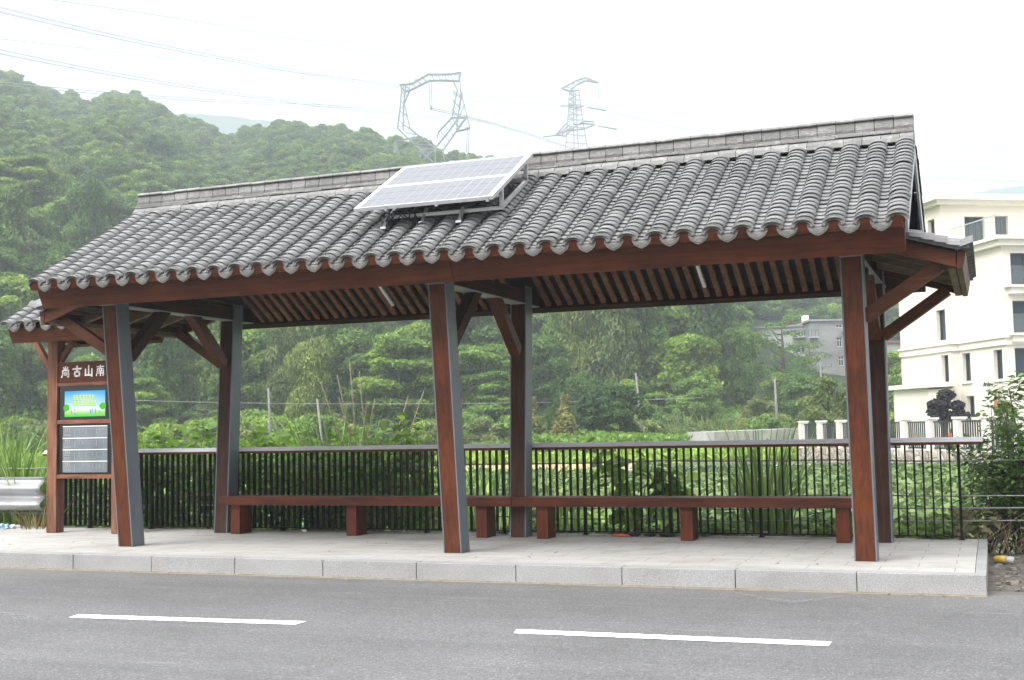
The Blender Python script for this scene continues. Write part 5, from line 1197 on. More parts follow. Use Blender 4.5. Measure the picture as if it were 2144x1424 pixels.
def hole(seg_a, x0, x1, y0, y1, u_ref=None):
    u0, v0 = Z(x0, y0); u1, v1 = Z(x1, y1); d = (seg_a[1]-seg_a[0]); L = np.linalg.norm(d); d = d/L
    q0, q1 = rayhit(u0, seg_a[0], d), rayhit(u1, seg_a[0], d); t0, t1 = (q0-seg_a[0])@d, (q1-seg_a[0])@d; um = (u0+u1)/2; qm = (q0+q1)/2
    return (t0, t1, zrow(um, v1, qm), zrow(um, v0, qm))
ZT = 0.1
z4 = zrow(2105, 500, p3); zr_ = zrow(1991, 424, p1); zb1 = zrow(1991, 728, p1)
A1, B1_, A2, B2_ = (p0, p1), (p1, p2), (p2, p3), (p3, p5)
facade('wall', p0, p1, ZT, z4, [hole(A1, 300, 346, 660, 818), hole(A1, 316, 353, 893, 1033)], 'cladding', cb, 0.3)
facade('wall', p1, p2, ZT, z4, [], 'cladding', cb)
facade('wall', p2, p3, ZT, z4, [hole(A2, 424, 465, 882, 1026), hole(A2, 585, 630, 865, 1016), hole(A2, 437, 476, 1103, 1212)], 'cladding', cb, 0.3)
bw = [(0.5, 3.2, zrow(2130, 596, p3), zrow(2130, 527, p3)), (0.5, 3.2, zrow(2130, 697, p3), zrow(2130, 628, p3)), (0.5, 3.2, zrow(2130, 790, p3), zrow(2130, 728, p3)), (6.5, 9, zrow(2130, 596, p3), zrow(2130, 527, p3)), (6.5, 9, zrow(2130, 697, p3), zrow(2130, 628, p3))]
facade('wall', p3, p5, ZT, z4, bw, 'cladding', cb, 0.3, mull=(3, 1))
q1_ = rayhit(1980, p0, -av); q2_ = rayhit(1997, q1_, bv); q3_ = q2_+bv*18
facade('wall', p0, q1_, z4, zr_, [hole((p0, q1_), 277, 312, 195, 292)], 'cladding', cb, 0.3)
facade('wall', q1_, q2_, z4, zr_, [], 'cladding', cb)
B4 = (q2_, q3_)
facade('wall', q2_, q3_, z4, zr_, [hole(B4, 468, 572, 178, 308), hole(B4, 626, 694, 175, 272)], 'cladding', cb, 0.3, mull=(3, 1))
pf_ = p0+bv*20
mb = MB(); mb.add([(*p0, ZT), (*(p0+av*0.01), ZT), (*pf_, ZT), (*p0, zr_), (*pf_, zr_)], [(0, 2, 4, 3)]); mb.build('rear_wall', M['cladding'], cb, fix=False)
mb = MB(); band_along(mb, [p0-bv*0+av*0.0, q1_, q2_, q3_], zr_, zr_+0.22, 0.35, 0.5); band_along(mb, [p0, q1_, q2_, q3_], zr_+0.225, zr_+0.55, 0.6, 0.5)
mb.add([(*p0, zr_+0.6), (*q1_, zr_+0.6), (*q2_, zr_+0.6), (*q3_, zr_+0.6), (*(q3_+av*9), zr_+0.6), (*(p0+bv*20), zr_+0.6)], [(0, 1, 2, 3, 4, 5)]); mb.build('roof', M['cream'], cb)
mb = MB(); band_along(mb, [p0+av*0, p1, p2, p3, p5], zb1-0.18, zb1+0.18, 0.12); band_along(mb, [p0, p1, p2, p3, p5], zb1+0.185, zb1+0.3, 0.22)
mb.build('string_course', M['cream'], cb)
mb = MB(); band_along(mb, [rayhit(1984, p0, -av), p1, p2, p3, p5], z4-0.35, z4-0.05, 0.3, 1.0); band_along(mb, [rayhit(1984, p0, -av), p1, p2, p3, p5], z4-0.045, z4+0.12, 0.5, 1.0)
mb.add([(*p1, z4+.05), (*p2, z4+.05), (*p3, z4+.05), (*p5, z4+.05), (*(q2_+bv*16), z4+.05), (*q1_, z4+.05)], [(0, 1, 2, 3, 4, 5)]); mb.build('terrace_slab', M['cream'], cb)
mb = MB(); band_along(mb, [p1, p2, p3, p5], z4+0.13, z4+1.15, 0.5, -0.49); gl = mb.build('balcony_glass', M['bglass'], cb)
mb = MB(); band_along(mb, [p1, p2, p3, p5], z4+1.16, z4+1.21, 0.53, -0.46); mb.build('glass_handrail', M['alu'], gl)
for zz_ in (bw[0][2], bw[1][2]):
    mb = MB(); s0, s1 = p3+bv*0.25, p3+bv*10; band_along(mb, [s0, s1], zz_-0.45, zz_-0.12, 0.35, 0.1); band_along(mb, [s0-bv*0.2, s1], zz_-0.118, zz_, 0.5, 0.1); mb.build('balcony', M['cream'], cb)
    mb = MB(); band_along(mb, [s0, s1], zz_+0.002, zz_+1.0, 0.42, -0.40); mb.build('balcony_glass', M['bglass'], cb)
for i, t in enumerate((8.5, 15.0)): pass
# low entrance wing at the left
e0 = np.array(P(1874, 900, 76.5)[:2]); e1 = rayhit(1938, e0, -av); e2 = rayhit(1994, e1, bv*0.55-av*0.45)
zE = zrow(1893, 818, p0)
ee = rayhit(1940, e0, -av); eb = ee+ (bv*0.3-av*0.95)/np.linalg.norm(bv*0.3-av*0.95)*10
seg = (ee, rayhit(1990, ee, (eb-ee)/np.linalg.norm(eb-ee)))
facade('entrance_wall', e0, ee, ZT, zE, [], 'cladding', cb)
zd = zrow(1960, 838, seg[0])
facade('entrance_wall', seg[0], seg[1], ZT, zE-0.1, [(0.25, np.linalg.norm(seg[1]-seg[0])-1.2, ZT, zd)], 'cladding', cb, 0.8, sill=False)
mb = MB(); band_along(mb, [e0-av*-0.2, ee, seg[1]], zE, zE+0.25, 0.3, 0.4); mb.add([(*e0, zE+.2), (*ee, zE+.2), (*seg[1], zE+.2), (*(p1), zE+.2), (*p0, zE+.2)], [(0, 1, 2, 3, 4)]); mb.build('entrance_roof', M['cream'], cb)
lp = MB(); pl_ = rayhit(2068, A2[0], -av); nrm_ = np.array([-av[1]*-1, av[0]*-1])
for u_ in (2066, 2074):
    q_ = rayhit(u_, A2[0], -av)-bv*0.25; zz_ = zrow(u_, 805, q_); lp.tube([(q_[0]+bv[0]*.25, q_[1]+bv[1]*.25, zz_), (*q_, zz_+.05)], 0.04, 6); lp.tube([(*q_, zz_-.1), (*q_, zz_+.12)], [0.1, 0.03], 8)
lp.build('wall_lamp', M['winframe'], cb)

# terrace behind the stone wall, the wall and the white post fence
W0, W1 = np.array(P(1668, 900, 62)[:2]), np.array(P(2068, 900, 47)[:2]); wd = (W1-W0)/np.linalg.norm(W1-W0); W2 = W1+wd*9; wn = np.array([-wd[1], wd[0]])
mb = MB(); mb.add([(*(W0+wn*.2), ZT), (*(W2+wn*.2), ZT), (*(W2+wn*60), ZT), (*(W0+wn*60), ZT)], [(0, 1, 2, 3)])
tag(mb.build('courtyard', M['concrete'], fix=False), kind='structure')
mb = MB(); mb.hexa([(*W0, GZ-.3), (*W2, GZ-.3), (*(W2+wn*.4), GZ-.3), (*(W0+wn*.4), GZ-.3), (*W0, ZT+.05), (*W2, ZT+.05), (*(W2+wn*.4), ZT+.05), (*(W0+wn*.4), ZT+.05)])
mb.add([(*W0, GZ-.3), (*(W0+wn*40), GZ-.3), (*(W0+wn*40), ZT+.04), (*W0, ZT+.04)], [(0, 1, 2, 3)])
tag(mb.build('stone_wall', M['stonewall'], fix=False), 'pinkish rubble stone retaining wall below the cream building', 'wall')
us_ = [1675, 1713, 1754, 1797, 1842, 1889, 1943, 2001, 2062]; Ltot = np.linalg.norm(W1-W0)
ts_ = [float((rayhit(u_, W0+wn*.2, wd)-W0)@wd) for u_ in us_]; stp = ts_[-1]-ts_[-2]; ts_ += [ts_[-1]+stp, ts_[-1]+2*stp, ts_[-1]+3*stp]
ff = empty('white_post_fence', (*(W0+wn*.2), ZT+.05), 'white square pillars with dark steel bars on top of the stone wall', 'fence')
zt_ = 1.36
def wb_(mb, t0, t1, n0, n1, za, zb): c = [W0+wd*t0+wn*n0, W0+wd*t1+wn*n0, W0+wd*t1+wn*n1, W0+wd*t0+wn*n1]; mb.hexa([(*q, za) for q in c]+[(*q, zb) for q in c])
for t in ts_:
    mb = MB(); wb_(mb, t-.17, t+.17, .03, .37, ZT+.05, zt_); wb_(mb, t-.21, t+.21, -.01, .41, zt_+.002, zt_+.08); mb.build('pillar', M['cream'], ff)
for ta, tb in zip(ts_[:-1], ts_[1:]):
    mb = MB(); a, b_ = ta+.175, tb-.175; wb_(mb, a, b_, .17, .23, zt_-.12, zt_-.06); wb_(mb, a, b_, .17, .23, ZT+.12, ZT+.18); n = int((b_-a)/.15)
    for k in range(n): t = a+(b_-a)*(k+.5)/n; wb_(mb, t-.02, t+.02, .18, .22, ZT+.181, zt_-.121)
    mb.build('bar_panel', M['winframe'], ff)
# garden things behind the fence
def topiary(u, D, parts, mat, label, name='topiary_tree', cat='tree', n=3200, ls=0.12):
    base = P(u, 905, D); base[2] = ZT; o = empty(name, tuple(base), label, cat); mb = MB(); lb = []
    for (uu, vv, ru, rv) in parts:
        c = P(uu, vv, D); lb.append((*c, ru/F*D, ru/F*D*.8, rv/F*D)); mb.tube([base, base*.4+c*.6+np.array((.05, 0, 0)), c], [0.09, .06, .03], 6)
    me = crown_mesh('crown', mat, lb, n, ls, 5, 0.3, 0.1, 1.6, 0.2, tuple(base)); link('crown', me, o); mb.build('trunk', M['bark'], o, smooth=True); return o
topiary(1980, 56, [(1980, 828, 16, 11), (1968, 848, 22, 12), (1962, 862, 18, 12), (1975, 872, 20, 12), (2003, 850, 15, 9), (2006, 864, 12, 6), (2015, 871, 16, 6)], 'leaf_purple', 'dark purple cloud pruned tree before the cream building')
topiary(2112, 44, [(2105, 848, 10, 5), (2118, 858, 9, 5), (2094, 858, 10, 6), (2121, 867, 9, 4)], 'leaf_olive', 'small green topiary with rounded pads beside the shrub', n=1500, ls=.08)
def parasol(u, v0, v1, D, wpx, mat, label, cat='umbrella', name='folded_parasol'):
    b_, t = P(u, v1, D), P(u, v0, D); b_[2] = ZT; o = empty(name, tuple(b_), label, cat); Hh = t[2]-b_[2]; r = wpx/F*D/2
    mb = MB(); mb.tube([b_, (b_[0], b_[1], b_[2]+Hh*.35)], 0.035, 8); mb.build('pole', M['winframe'], o); mb = MB(); K = 16; V = []; lv = [(0.3, .7), (.45, 1.05), (.62, .8), (.85, .45), (1.0, .06)]
    for h, rr in lv:
        for k in range(K): q = rr*r*(1 if k % 2 else .72); V.append((b_[0]+math.cos(k*6.283/K)*q, b_[1]+math.sin(k*6.283/K)*q, b_[2]+Hh*h))
    mb.add(V, [(i*K+k, i*K+(k+1) % K, (i+1)*K+(k+1) % K, (i+1)*K+k) for i in range(len(lv)-1) for k in range(K)]+[tuple(range(K))]); mb.build('canopy', mat, o)
M['beige'] = mottled('beige_canvas', [(.3, .27, .21), (.4, .36, .29)], 3, .9); M['rust'] = mottled('rusty_red', [(.3, .11, .06), (.4, .17, .1)], 3, .9); M['orange'] = mottled('orange_red', [(.7, .1, .03), (.8, .16, .05)], 3, .6)
parasol(2097, 808, 890, 52, 20, M['beige'], 'folded beige parasol before the cream building'); parasol(2087, 815, 890, 53, 12, M['rust'], 'folded red brown parasol beside the beige one')
mb = MB(); c = P(1988, 893, 54); c[2] = ZT; mb.tube([c, c+np.array((0, 0, .55)), c+np.array((0, 0, .7))], [.12, .12, .06], 12); tag(mb.build('red_object', M['orange'], smooth=True), 'small bright red object behind the bars of the white post fence', 'oddment')  # red shape of unknown kind, built as a plain upright cylinder
# small garden tree and the wall on the far side
make_tree('bush', (0, 0, -50), 'x', 'bush') if False else None
KINDS['garden'] = ('leaf_olive', lobes_broad, 1.9, 4.0, 1.2, 2600, 0.13, 0.3, 0.1, 1.8, 14, 22)
o = make_tree('garden', tuple(np.array((*P(1737, 900, 68)[:2], ZT))), 'small open crowned yellow green tree behind the white post fence', 'tree', name='garden_tree', scale=.95)
mb = MB(); a, b_ = P(1495, 900, 76), P(1690, 900, 80); dv = (b_-a)[:2]/np.linalg.norm((b_-a)[:2]); nv = np.array([-dv[1], dv[0]])
mb.hexa([(a[0], a[1], GZ), (b_[0], b_[1], GZ), (b_[0]+nv[0]*3, b_[1]+nv[1]*3, GZ), (a[0]+nv[0]*3, a[1]+nv[1]*3, GZ), (a[0], a[1], .95), (b_[0], b_[1], 1.05), (b_[0]+nv[0]*3, b_[1]+nv[1]*3, 1.05), (a[0]+nv[0]*3, a[1]+nv[1]*3, .95)])
tag(mb.build('low_concrete_wall', M['concrete']), 'low grey concrete wall at the far side of the field', 'wall')
for i, (u0_, u1_, D, h) in enumerate([(1395, 1560, 98, .8), (1420, 1640, 106, .7)]):
    mb = MB(); pa_, pb_ = P(u0_, 900, D), P(u1_, 900, D+3); g = ground_at(pa_[0], pa_[1]); dv = (pb_-pa_)[:2]/np.linalg.norm((pb_-pa_)[:2]); nv = np.array([-dv[1], dv[0]])*.6
    c4 = [pa_[:2], pb_[:2], pb_[:2]+nv, pa_[:2]+nv]; mb.hexa([(*q, g-1.5) for q in c4]+[(*q, g+h) for q in c4])
    tag(mb.build('terrace_wall', M['stonewall']), ('lower' if i == 0 else 'upper')+' of the two rubble terrace walls on the slope', 'wall')

# old grey houses on the slope
def house(u0_, u1_, vtop, D, mat, wins, label, zb=None, depthm=9, turn=0.15, roof='flat', bal=()):
    a = np.array(P(u0_, 900, D)[:2]); b_ = np.array(P(u1_, 900, D+turn*10)[:2]); g = ground_at(*((a+b_)/2))-3 if zb is None else zb
    dv = (b_-a)/np.linalg.norm(b_-a); nv = np.array([-dv[1], dv[0]]); zt2 = zrow(u0_, vtop, a); L = np.linalg.norm(b_-a)
    o = empty('grey_house', (*((a+b_)/2), g), label, 'house'); hs_ = []
    for (wu0, wu1, v0, v1) in wins:
        t0, t1 = (rayhit(wu0, a, dv)-a)@dv, (rayhit(wu1, a, dv)-a)@dv; hs_.append((t0, t1, zrow((wu0+wu1)/2, v1, rayhit(wu0, a, dv)), zrow((wu0+wu1)/2, v0, rayhit(wu0, a, dv))))
    facade('wall', a, b_, g, zt2, hs_, mat, o, .2, frame='whiteframe', mull=(2, 2), sill=False)
    mb = MB(); c, d = b_+nv*depthm, a+nv*depthm
    for p_, q_ in ((d, a), (b_, c), (c, d)): mb.add([(*p_, g), (*q_, g), (*q_, zt2), (*p_, zt2)], [(0, 1, 2, 3)])
    mb.build('side_walls', M[mat], o, fix=False)
    mb = MB(); e = .35; c4 = [a-dv*e-nv*e, b_+dv*e-nv*e, c+dv*e+nv*e, d-dv*e+nv*e]; mb.hexa([(*q, zt2+.003) for q in c4]+[(*q, zt2+.3) for q in c4]); mb.build('roof', M['render_grey' if roof == 'flat' else 'brick_red'], o)
    for (bu0, bu1, v) in bal:
        t0, t1 = (rayhit(bu0, a, dv)-a)@dv, (rayhit(bu1, a, dv)-a)@dv; zz_ = zrow(bu0, v, rayhit(bu0, a, dv)); mb = MB()
        c4 = [a+dv*t0-nv*1.1, a+dv*t1-nv*1.1, a+dv*t1-nv*.003, a+dv*t0-nv*.003]; mb.hexa([(*q, zz_-.2) for q in c4]+[(*q, zz_) for q in c4])
        bl = mb.build('balcony', M['render_white'], o); mb = MB(); n = int((t1-t0)/.5)
        for k in range(n+1): q = a+dv*(t0+(t1-t0)*k/max(1, n))-nv*1.05; mb.box(q[0]-.04, q[0]+.04, q[1]-.04, q[1]+.04, zz_+.001, zz_+1.0)
        mb.bar((*(a+dv*t0-nv*1.05), zz_+1.03), (*(a+dv*t1-nv*1.05), zz_+1.03), .08, .06); mb.build('balcony_rail', M['winframe'], bl)
    return o
house(1703, 1795, 673, 200, 'render_grey', [(1751, 1765, 676, 686), (1752, 1763, 706, 726), (1754, 1765, 746, 766)], 'tall grey cement rendered house with white windows on the slope', bal=((1690, 1712, 706),))
house(1592, 1702, 688, 206, 'render_white', [(1638, 1654, 693, 703), (1662, 1676, 693, 703), (1682, 1696, 692, 703), (1664, 1688, 722, 738), (1618, 1625, 762, 775)], 'stained white old house left of the tall grey house', bal=((1660, 1703, 706),), turn=-.2)
house(1796, 1862, 690, 196, 'render_grey', [(1848, 1858, 698, 712), (1800, 1812, 700, 715), (1848, 1859, 738, 756), (1800, 1812, 740, 756)], 'grey house with balconies right of the rear right post', bal=((1846, 1863, 724), (1846, 1863, 768)))
house(1863, 1905, 718, 190, 'render_white', [(1868, 1876, 738, 752), (1880, 1890, 738, 752)], 'small red roofed house beside the cream building', roof='red', bal=((1864, 1890, 768),))
mb = MB(); c = np.array(P(1686, 671, 208)); mb.tube([c-np.array((0, 0, 1.5)), c+np.array((0, 0, .8))], .6, 14); tag(mb.build('water_tank', M['whiteframe'], smooth=True), 'small white water tank on the old house roof', 'water tank')

# ------------------------------------------------------------------ poles and low wires
def pole(ut, vt, ub, vb, D, r, label, arm=False):
    t, b_ = P(ut, vt, D), P(ub, vb, D); d = b_-t; gz = ground_at(b_[0], b_[1])-.3; e = t+d*((gz-t[2])/d[2]); e = np.array([t[0]+(e[0]-t[0]), t[1]+(e[1]-t[1]), gz])
    o = empty('utility_pole', tuple(e), label, 'utility pole', 'utility poles beyond the field'); mb = MB(); mb.tube([e, t], [r*.75, r*.5], 10); mb.build('shaft', M['pole'], o, smooth=True)
    if arm:
        mb = MB(); s = rgt*1.1; s[2] = 0; mb.bar(t-s-np.array((0, 0, .5)), t+s-np.array((0, 0, .5)), .1, .1)
        for k in (-1, -.5, .5, 1): q = t+s*k-np.array((0, 0, .45)); mb.tube([q, q+np.array((0, 0, .3))], .06, 6)
        mb.build('crossarm', M['pole'], o)
pole(562, 812, 565, 897, 84, .13, 'white utility pole nearest the left rear post'); pole(664, 835, 672, 908, 58, .09, 'leaning white pole behind the dead reed stalks')
pole(1331, 781, 1342, 885, 92, .13, 'leaning utility pole right of the dark conifers'); pole(1622, 793, 1627, 880, 106, .17, 'white utility pole in front of the old houses')
pole(1717, 758, 1722, 850, 125, .17, 'utility pole with crossarm before the tall grey house', True)
def wire(pts, r, label, name='power_line', group='power lines', n=24, sep=0, dz=0):
    """pts [(u, v, D)] smoothed; sep > 0 makes a twin bundle"""
    us2 = np.array([p[0] for p in pts], float); cv = np.polyfit(us2, [p[1] for p in pts], min(2, len(pts)-1)); cD = np.polyfit(us2, [p[2] for p in pts], 1); mb = MB()
    uu = np.linspace(us2[0], us2[-1], n)
    for s_ in ((-1, 1) if sep else (0,)):
        for h_ in ((-1, 1) if sep else (0,)):
            mb.tube([P(u, np.polyval(cv, u), np.polyval(cD, u))+np.array((s_*sep*.5*rgt[0], s_*sep*.5*rgt[1], h_*sep*.5+dz)) for u in uu], r, 4)
    if sep:
        for k in (n//5, n//2, 4*n//5):
            c = P(uu[k], np.polyval(cv, uu[k]), np.polyval(cD, uu[k])); h = sep*.5; w4 = [c+np.array((a*h*rgt[0], a*h*rgt[1], b_*h)) for a, b_ in ((-1, -1), (1, -1), (1, 1), (-1, 1))]
            for q in range(4): mb.bar(w4[q], w4[(q+1) % 4], .05, .05)
    tag(mb.build(name, M['wire'], fix=False), label, 'power line', group)
wire([(-60, 5, 150), (460, 121, 250), (835, 183, 328), (1180, 222, 470)], 0.035, 'highest bundled power line on the left, running to the tall distant pylon', sep=.55)
wire([(-60, 95, 180), (510, 200, 280), (700, 224, 330), (1140, 262, 440)], 0.035, 'middle bundled power line, passing behind the near pylon', sep=.55)
wire([(-60, 168, 220), (330, 203, 270), (670, 222, 310), (903, 226, 330)], 0.034, 'bundled power line hanging from the middle of the near pylon', sep=.5)
wire([(903, 228, 330), (1020, 255, 380), (1130, 290, 440), (1200, 312, 480)], 0.060, 'power line falling from the near pylon to the distant pylon', sep=.5)
wire([(110, 0, 180), (500, 60, 260), (960, 150, 330)], 0.051, 'single thin wire running down to the top of the near pylon'); wire([(-60, 75, 200), (330, 118, 260), (840, 178, 330)], 0.043, 'single thin wire below the highest bundle')
wire([(968, 158, 330), (1180, 215, 480)], 0.051, 'single wire between the tops of the two pylons')
wire([(1298, 270, 480), (1600, 292, 480), (1925, 302, 420), (2250, 312, 380)], 0.068, 'lower bundled power line right of the distant pylon', sep=.6)
wire([(1270, 232, 480), (1600, 300, 430), (1930, 342, 380), (2250, 356, 340)], 0.068, 'middle bundled power line over the cream building', sep=.6)
wire([(1925, 372, 380), (2250, 384, 340)], 0.068, 'third power line over the cream building', sep=.3); wire([(1925, 407, 380), (2250, 420, 330)], 0.076, 'lowest bundled power line just over the cream building', sep=.5)
wire([(180, 838, 84), (562, 842, 84), (664, 838, 80), (930, 853, 85), (1332, 842, 92), (1470, 828, 98)], 0.014, 'thin wire strung between the poles beyond the field', 'field_wire', 'field wires')

# ------------------------------------------------------------------ pylons
def pylon(ox, oy, sc, D, members, zigs, insul, label, half, wgt_):
    f = lambda p: P(ox+p[0]/sc, oy+p[1]/sc, D); hd = np.array([fwd[0], fwd[1], 0])*half
    c = f((sum(p[0] for m in members for p in m)/sum(len(m) for m in members), 1400)); gz = ground_at(c[0], c[1]); o = empty('pylon', (c[0], c[1], gz), label, 'pylon', 'lattice pylons')
    mb = MB(); w_ = wgt_
    for m_ in members:
        for a, b_ in zip(m_[:-1], m_[1:]):
            A, B = f(a), f(b_)
            for s_ in (-1, 1): mb.bar(A+hd*s_, B+hd*s_, w_, w_)
            n = max(1, int(np.linalg.norm(B-A)/(half*2.2)))
            for k in range(n):
                q0, q1 = A+(B-A)*k/n, A+(B-A)*(k+1)/n; s_ = 1 if k % 2 else -1; mb.bar(q0+hd*s_, q1-hd*s_, w_*.5, w_*.5)
    for ca, cb_, n in zigs:
        def along(c, t):
            t *= len(c)-1; k = min(len(c)-2, int(t)); return f((c[k][0]+(c[k+1][0]-c[k][0])*(t-k), c[k][1]+(c[k+1][1]-c[k][1])*(t-k)))
        for k in range(n):
            A, B = along(ca if k % 2 else cb_, k/n), along(cb_ if k % 2 else ca, (k+1)/n); s_ = 1 if k % 2 else -1; mb.bar(A+hd*s_, B+hd*s_, w_*.55, w_*.55); mb.bar(A-hd, B-hd, w_*.5, w_*.5)
    mb.build('lattice', M['pylon'], o, fix=False)
    for a, b_, r in insul: mb = MB(); mb.tube([f(a), f(b_)], r, 8); mb.build('insulator', M['insulator'], o, smooth=True)
pylon(800, 140, 6.47, 330, [
    [(240, 245), (400, 235), (620, 105), (800, 105), (940, 100), (1070, 80)], [(300, 335), (370, 325), (640, 190), (800, 185), (1040, 195)], [(240, 245), (300, 335)], [(1070, 80), (1040, 195)],
    [(265, 260), (250, 500), (210, 830)], [(370, 330), (300, 500), (380, 840)], [(320, 260), (290, 540), (285, 860)], [(1040, 110), (1075, 370), (1190, 830)], [(960, 195), (1020, 310), (945, 690)], [(1075, 370), (1050, 500), (1010, 870)],
    [(210, 830), (345, 965), (520, 1130)], [(380, 840), (620, 1030), (715, 1095)], [(175, 1018), (345, 975), (490, 950)], [(1190, 830), (1000, 880), (830, 1130)], [(1140, 690), (1010, 870)], [(945, 690), (760, 890), (750, 960)], [(1030, 700), (900, 880), (725, 1095)], [(945, 690), (1140, 690)],
    [(520, 1140), (720, 1100), (830, 1130), (620, 1165), (520, 1140)], [(525, 1140), (505, 1320), (460, 1900)], [(722, 1100), (725, 1320), (735, 1900)], [(830, 1130), (850, 1320), (900, 1900)], [(520, 1140), (720, 1320)], [(720, 1110), (510, 1310)], [(1000, 880), (1160, 840)]],
    [([(240, 245), (620, 105)], [(300, 335), (640, 190)], 9), ([(620, 105), (1060, 90)], [(640, 190), (1040, 195)], 10), ([(265, 260), (210, 830)], [(320, 260), (285, 860)], 9), ([(320, 260), (285, 860)], [(370, 330), (300, 500), (380, 840)], 8),
     ([(1040, 110), (1190, 830)], [(1075, 370), (1010, 870)], 9), ([(1075, 370), (1010, 870)], [(960, 195), (945, 690)], 8), ([(285, 860), (520, 1130)], [(380, 840), (715, 1095)], 7), ([(945, 690), (740, 960)], [(1010, 870), (830, 1130)], 7), ([(510, 1310), (460, 1900)], [(850, 1310), (900, 1900)], 8)],
    [((635, 200), (650, 530), .1), ((665, 210), (678, 530), .1), ((660, 530), (668, 580), .3), ((175, 1020), (170, 1350), .1), ((200, 1030), (203, 1350), .1), ((1155, 850), (1140, 1160), .1), ((1180, 850), (1165, 1170), .1)],
    'near lattice pylon with an open ring shaped head behind the solar panels', .55, .24)
pylon(1110, 150, 7.91, 480, [
    [(650, 320), (620, 840), (580, 1310), (540, 1900)], [(715, 300), (722, 800), (727, 1300)], [(745, 330), (775, 850), (800, 1280)], [(805, 310), (870, 800), (950, 1260), (1040, 1900)],
    [(520, 280), (770, 150), (905, 100), (960, 120), (1130, 185)], [(520, 280), (650, 325), (780, 215), (930, 150), (1130, 185)], [(650, 325), (805, 310)], [(620, 840), (420, 1050), (610, 1070)], [(420, 1050), (730, 930)], [(880, 820), (1060, 832)], [(900, 860), (1070, 880), (890, 950)], [(730, 930), (880, 820)], [(750, 615), (885, 565)], [(620, 980), (890, 950)], [(635, 590), (850, 590)]],
    [([(650, 320), (620, 840)], [(805, 310), (870, 800)], 12), ([(650, 320), (620, 840)], [(745, 330), (775, 850)], 11), ([(620, 840), (580, 1310)], [(870, 800), (950, 1260)], 7), ([(520, 280), (770, 150), (905, 100)], [(650, 325), (780, 215), (930, 150)], 9), ([(420, 1050), (610, 1070)], [(620, 840), (730, 930)], 6)],
    [((500, 572), (750, 555), .28), ((950, 590), (1260, 645), .3), ((215, 1080), (430, 1055), .3), ((1130, 900), (1440, 955), .32), ((1133, 185), (1133, 445), .12), ((730, 880), (900, 860), .3)],
    'distant tall lattice pylon with long side arms right of the solar panels', .6, .32)

# ------------------------------------------------------------------ litter and small things
def lump(name, pts_r, mat, label, cat, seed=1, squash=.6):
    import bmesh
    r_ = random.Random(seed); V = []; Fc = []; n = 0
    for (x, y, z, r) in pts_r:
        bm = bmesh.new(); bmesh.ops.create_icosphere(bm, subdivisions=3, radius=r)
        for v in bm.verts: k = 1+.28*math.sin(v.co.x*9/r+seed)*math.cos(v.co.y*7/r)+.12*math.sin(v.co.z*17/r+v.co.x*11/r); v.co = Vector((v.co.x*k*1.25, v.co.y*k, v.co.z*k*squash))+Vector((x, y, z+r*squash*.9))
        V += [tuple(v.co) for v in bm.verts]; Fc += [tuple(v.index+n for v in f.verts) for f in bm.faces]; n = len(V); bm.free()
    m_ = MB(); m_.add(V, Fc); o = m_.build(name, mat); return tag(o, label, cat)
M['bagw'] = mottled('crumpled_white_plastic', [(.28, .3, .33), (.5, .52, .53)], 14, .4); M['bagb'] = mottled('blue_plastic', [(.16, .3, .4), (.3, .42, .5)], 14, .4); M['yel'] = mottled('yellow_plastic', [(.4, .26, .03), (.5, .35, .06)], 9, .35)
lump('plastic_bag', [(-12.55, 2.92, -.1, .13), (-12.3, 2.95, -.12, .1), (-12.8, 2.9, -.12, .12)], M['bagw'], 'crumpled whitish plastic bags under the crash barrier', 'plastic bag')
lump('plastic_bag', [(-12.63, 2.84, -.04, .09)], M['bagb'], 'pale blue plastic bag under the crash barrier', 'plastic bag', 3)
lump('plastic_sheet', [(-3.75, 3.06, 0, .07), (-3.55, 3.07, 0, .05), (-3.35, 3.05, 0, .06)], M['rubber'], 'black crumpled plastic at the foot of the railing', 'plastic sheet', 4, .35)
c = atp = P(1240, 1117, Df(1240)-.22)
lump('orange_wrapper', [(-3.93, 2.99, 0, .035), (-3.86, 2.98, 0, .04), (-3.8, 2.98, 0, .03)], M['orange'], 'orange wrapper lying at the foot of the railing', 'wrapper', 5, .4)
o = empty('yellow_bottle', (.12, 2.45, -.15), 'yellow plastic bottle lying beside the pavement end', 'bottle')
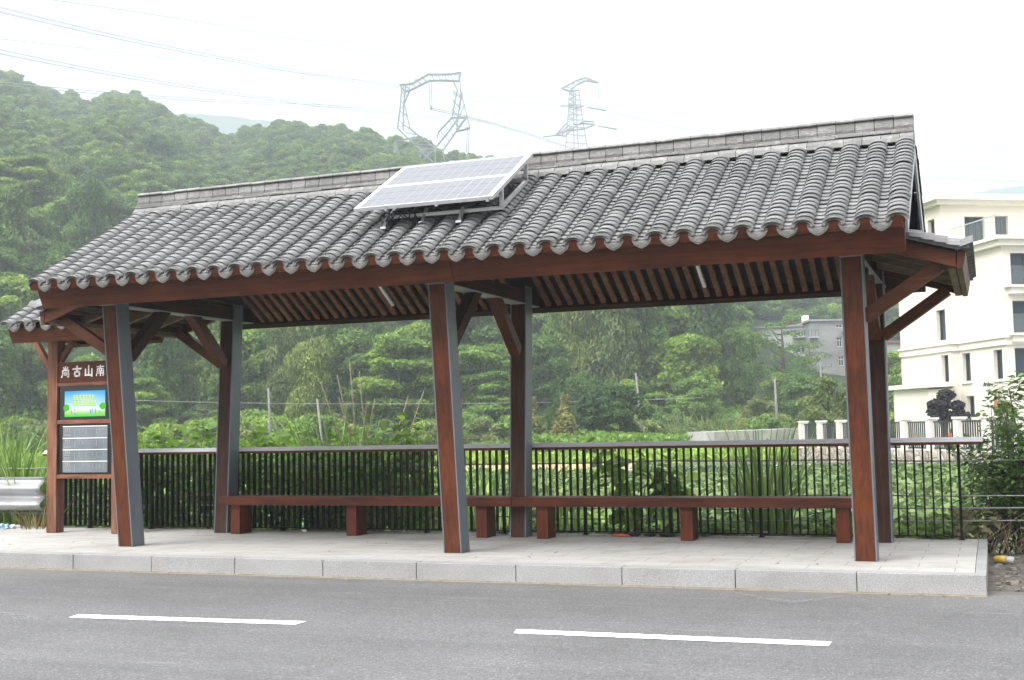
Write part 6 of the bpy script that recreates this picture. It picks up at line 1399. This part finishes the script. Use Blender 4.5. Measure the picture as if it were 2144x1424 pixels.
mb = MB(); mb.tube([(.05, 2.5, -.125), (.07, 2.5, -.125), (.12, 2.48, -.125), (.17, 2.46, -.125)], [.015, .033, .036, .036], 14); mb.build('body', M['yel'], o, smooth=True)
mb = MB(); mb.tube([(.17, 2.46, -.125), (.23, 2.43, -.125)], [.036, .032], 14); mb.build('label_band', M['bagw'], o, smooth=True)
mb = MB(); c = np.array([.22, .78, -.155]); mb.bar((.3, 1.0, -.14), (.55, 1.03, -.14), .1, .055); tag(mb.build('brick', M['brick_red'], bevel=.006), 'broken red brick on the dirt at the right edge', 'brick')
lump('paper_cup', [(-7.98, 3.0, 0, .025)], M['white_paint'], 'small white paper scrap at the foot of the railing', 'paper scrap', 7)
# loose stones and dead leaves
r8 = random.Random(3); mb = MB()
for _ in range(700):
    x, y = r8.uniform(.06, 2.2), r8.uniform(.4, 3.4); s = r8.uniform(.006, .03)*(1.6 if r8.random() < .08 else 1); z = float(bank(np.array(x), np.array(y)))
    P8 = [(x+dx*s*r8.uniform(.6, 1.2), y+dy*s*r8.uniform(.6, 1.2), z+dz_*s*r8.uniform(.5, .9)) for dz_ in (-.2, 1) for dx, dy in ((-1, -1), (1, -1), (1, 1), (-1, 1))]; mb.hexa(P8, r8.random())
tag(mb.build('loose_stones', mottled('small_stones', [(.09, .08, .068), (.22, .2, .18)], 12, .9)), 'small stones on the dirt past the pavement end', 'stones', kind='stuff')
mb = MB()
for _ in range(150):
    if r8.random() < .6: x, y, z = r8.uniform(-13, -.2), r8.choice([r8.uniform(.3, 2.9), r8.uniform(2.9, 3.25)]), .004
    elif r8.random() < .5: x, y, z = r8.uniform(-12, 1.5), -abs(r8.gauss(.05, .12))-.02, RZ+.006
    else: x, y, z = r8.uniform(.1, 2), r8.uniform(.5, 3.2), -.14
    a = r8.uniform(0, 6.28); leaf_poly(mb, (x, y, z), (math.cos(a), math.sin(a), 0), (0, 0, 1), r8.uniform(.02, .055), r8.uniform(.012, .03), r8.random())
tag(mb.build('fallen_leaves', M['drygrass'], fix=False), 'dry fallen leaves on the pavement and along the kerb', 'leaves', kind='stuff')
haze()
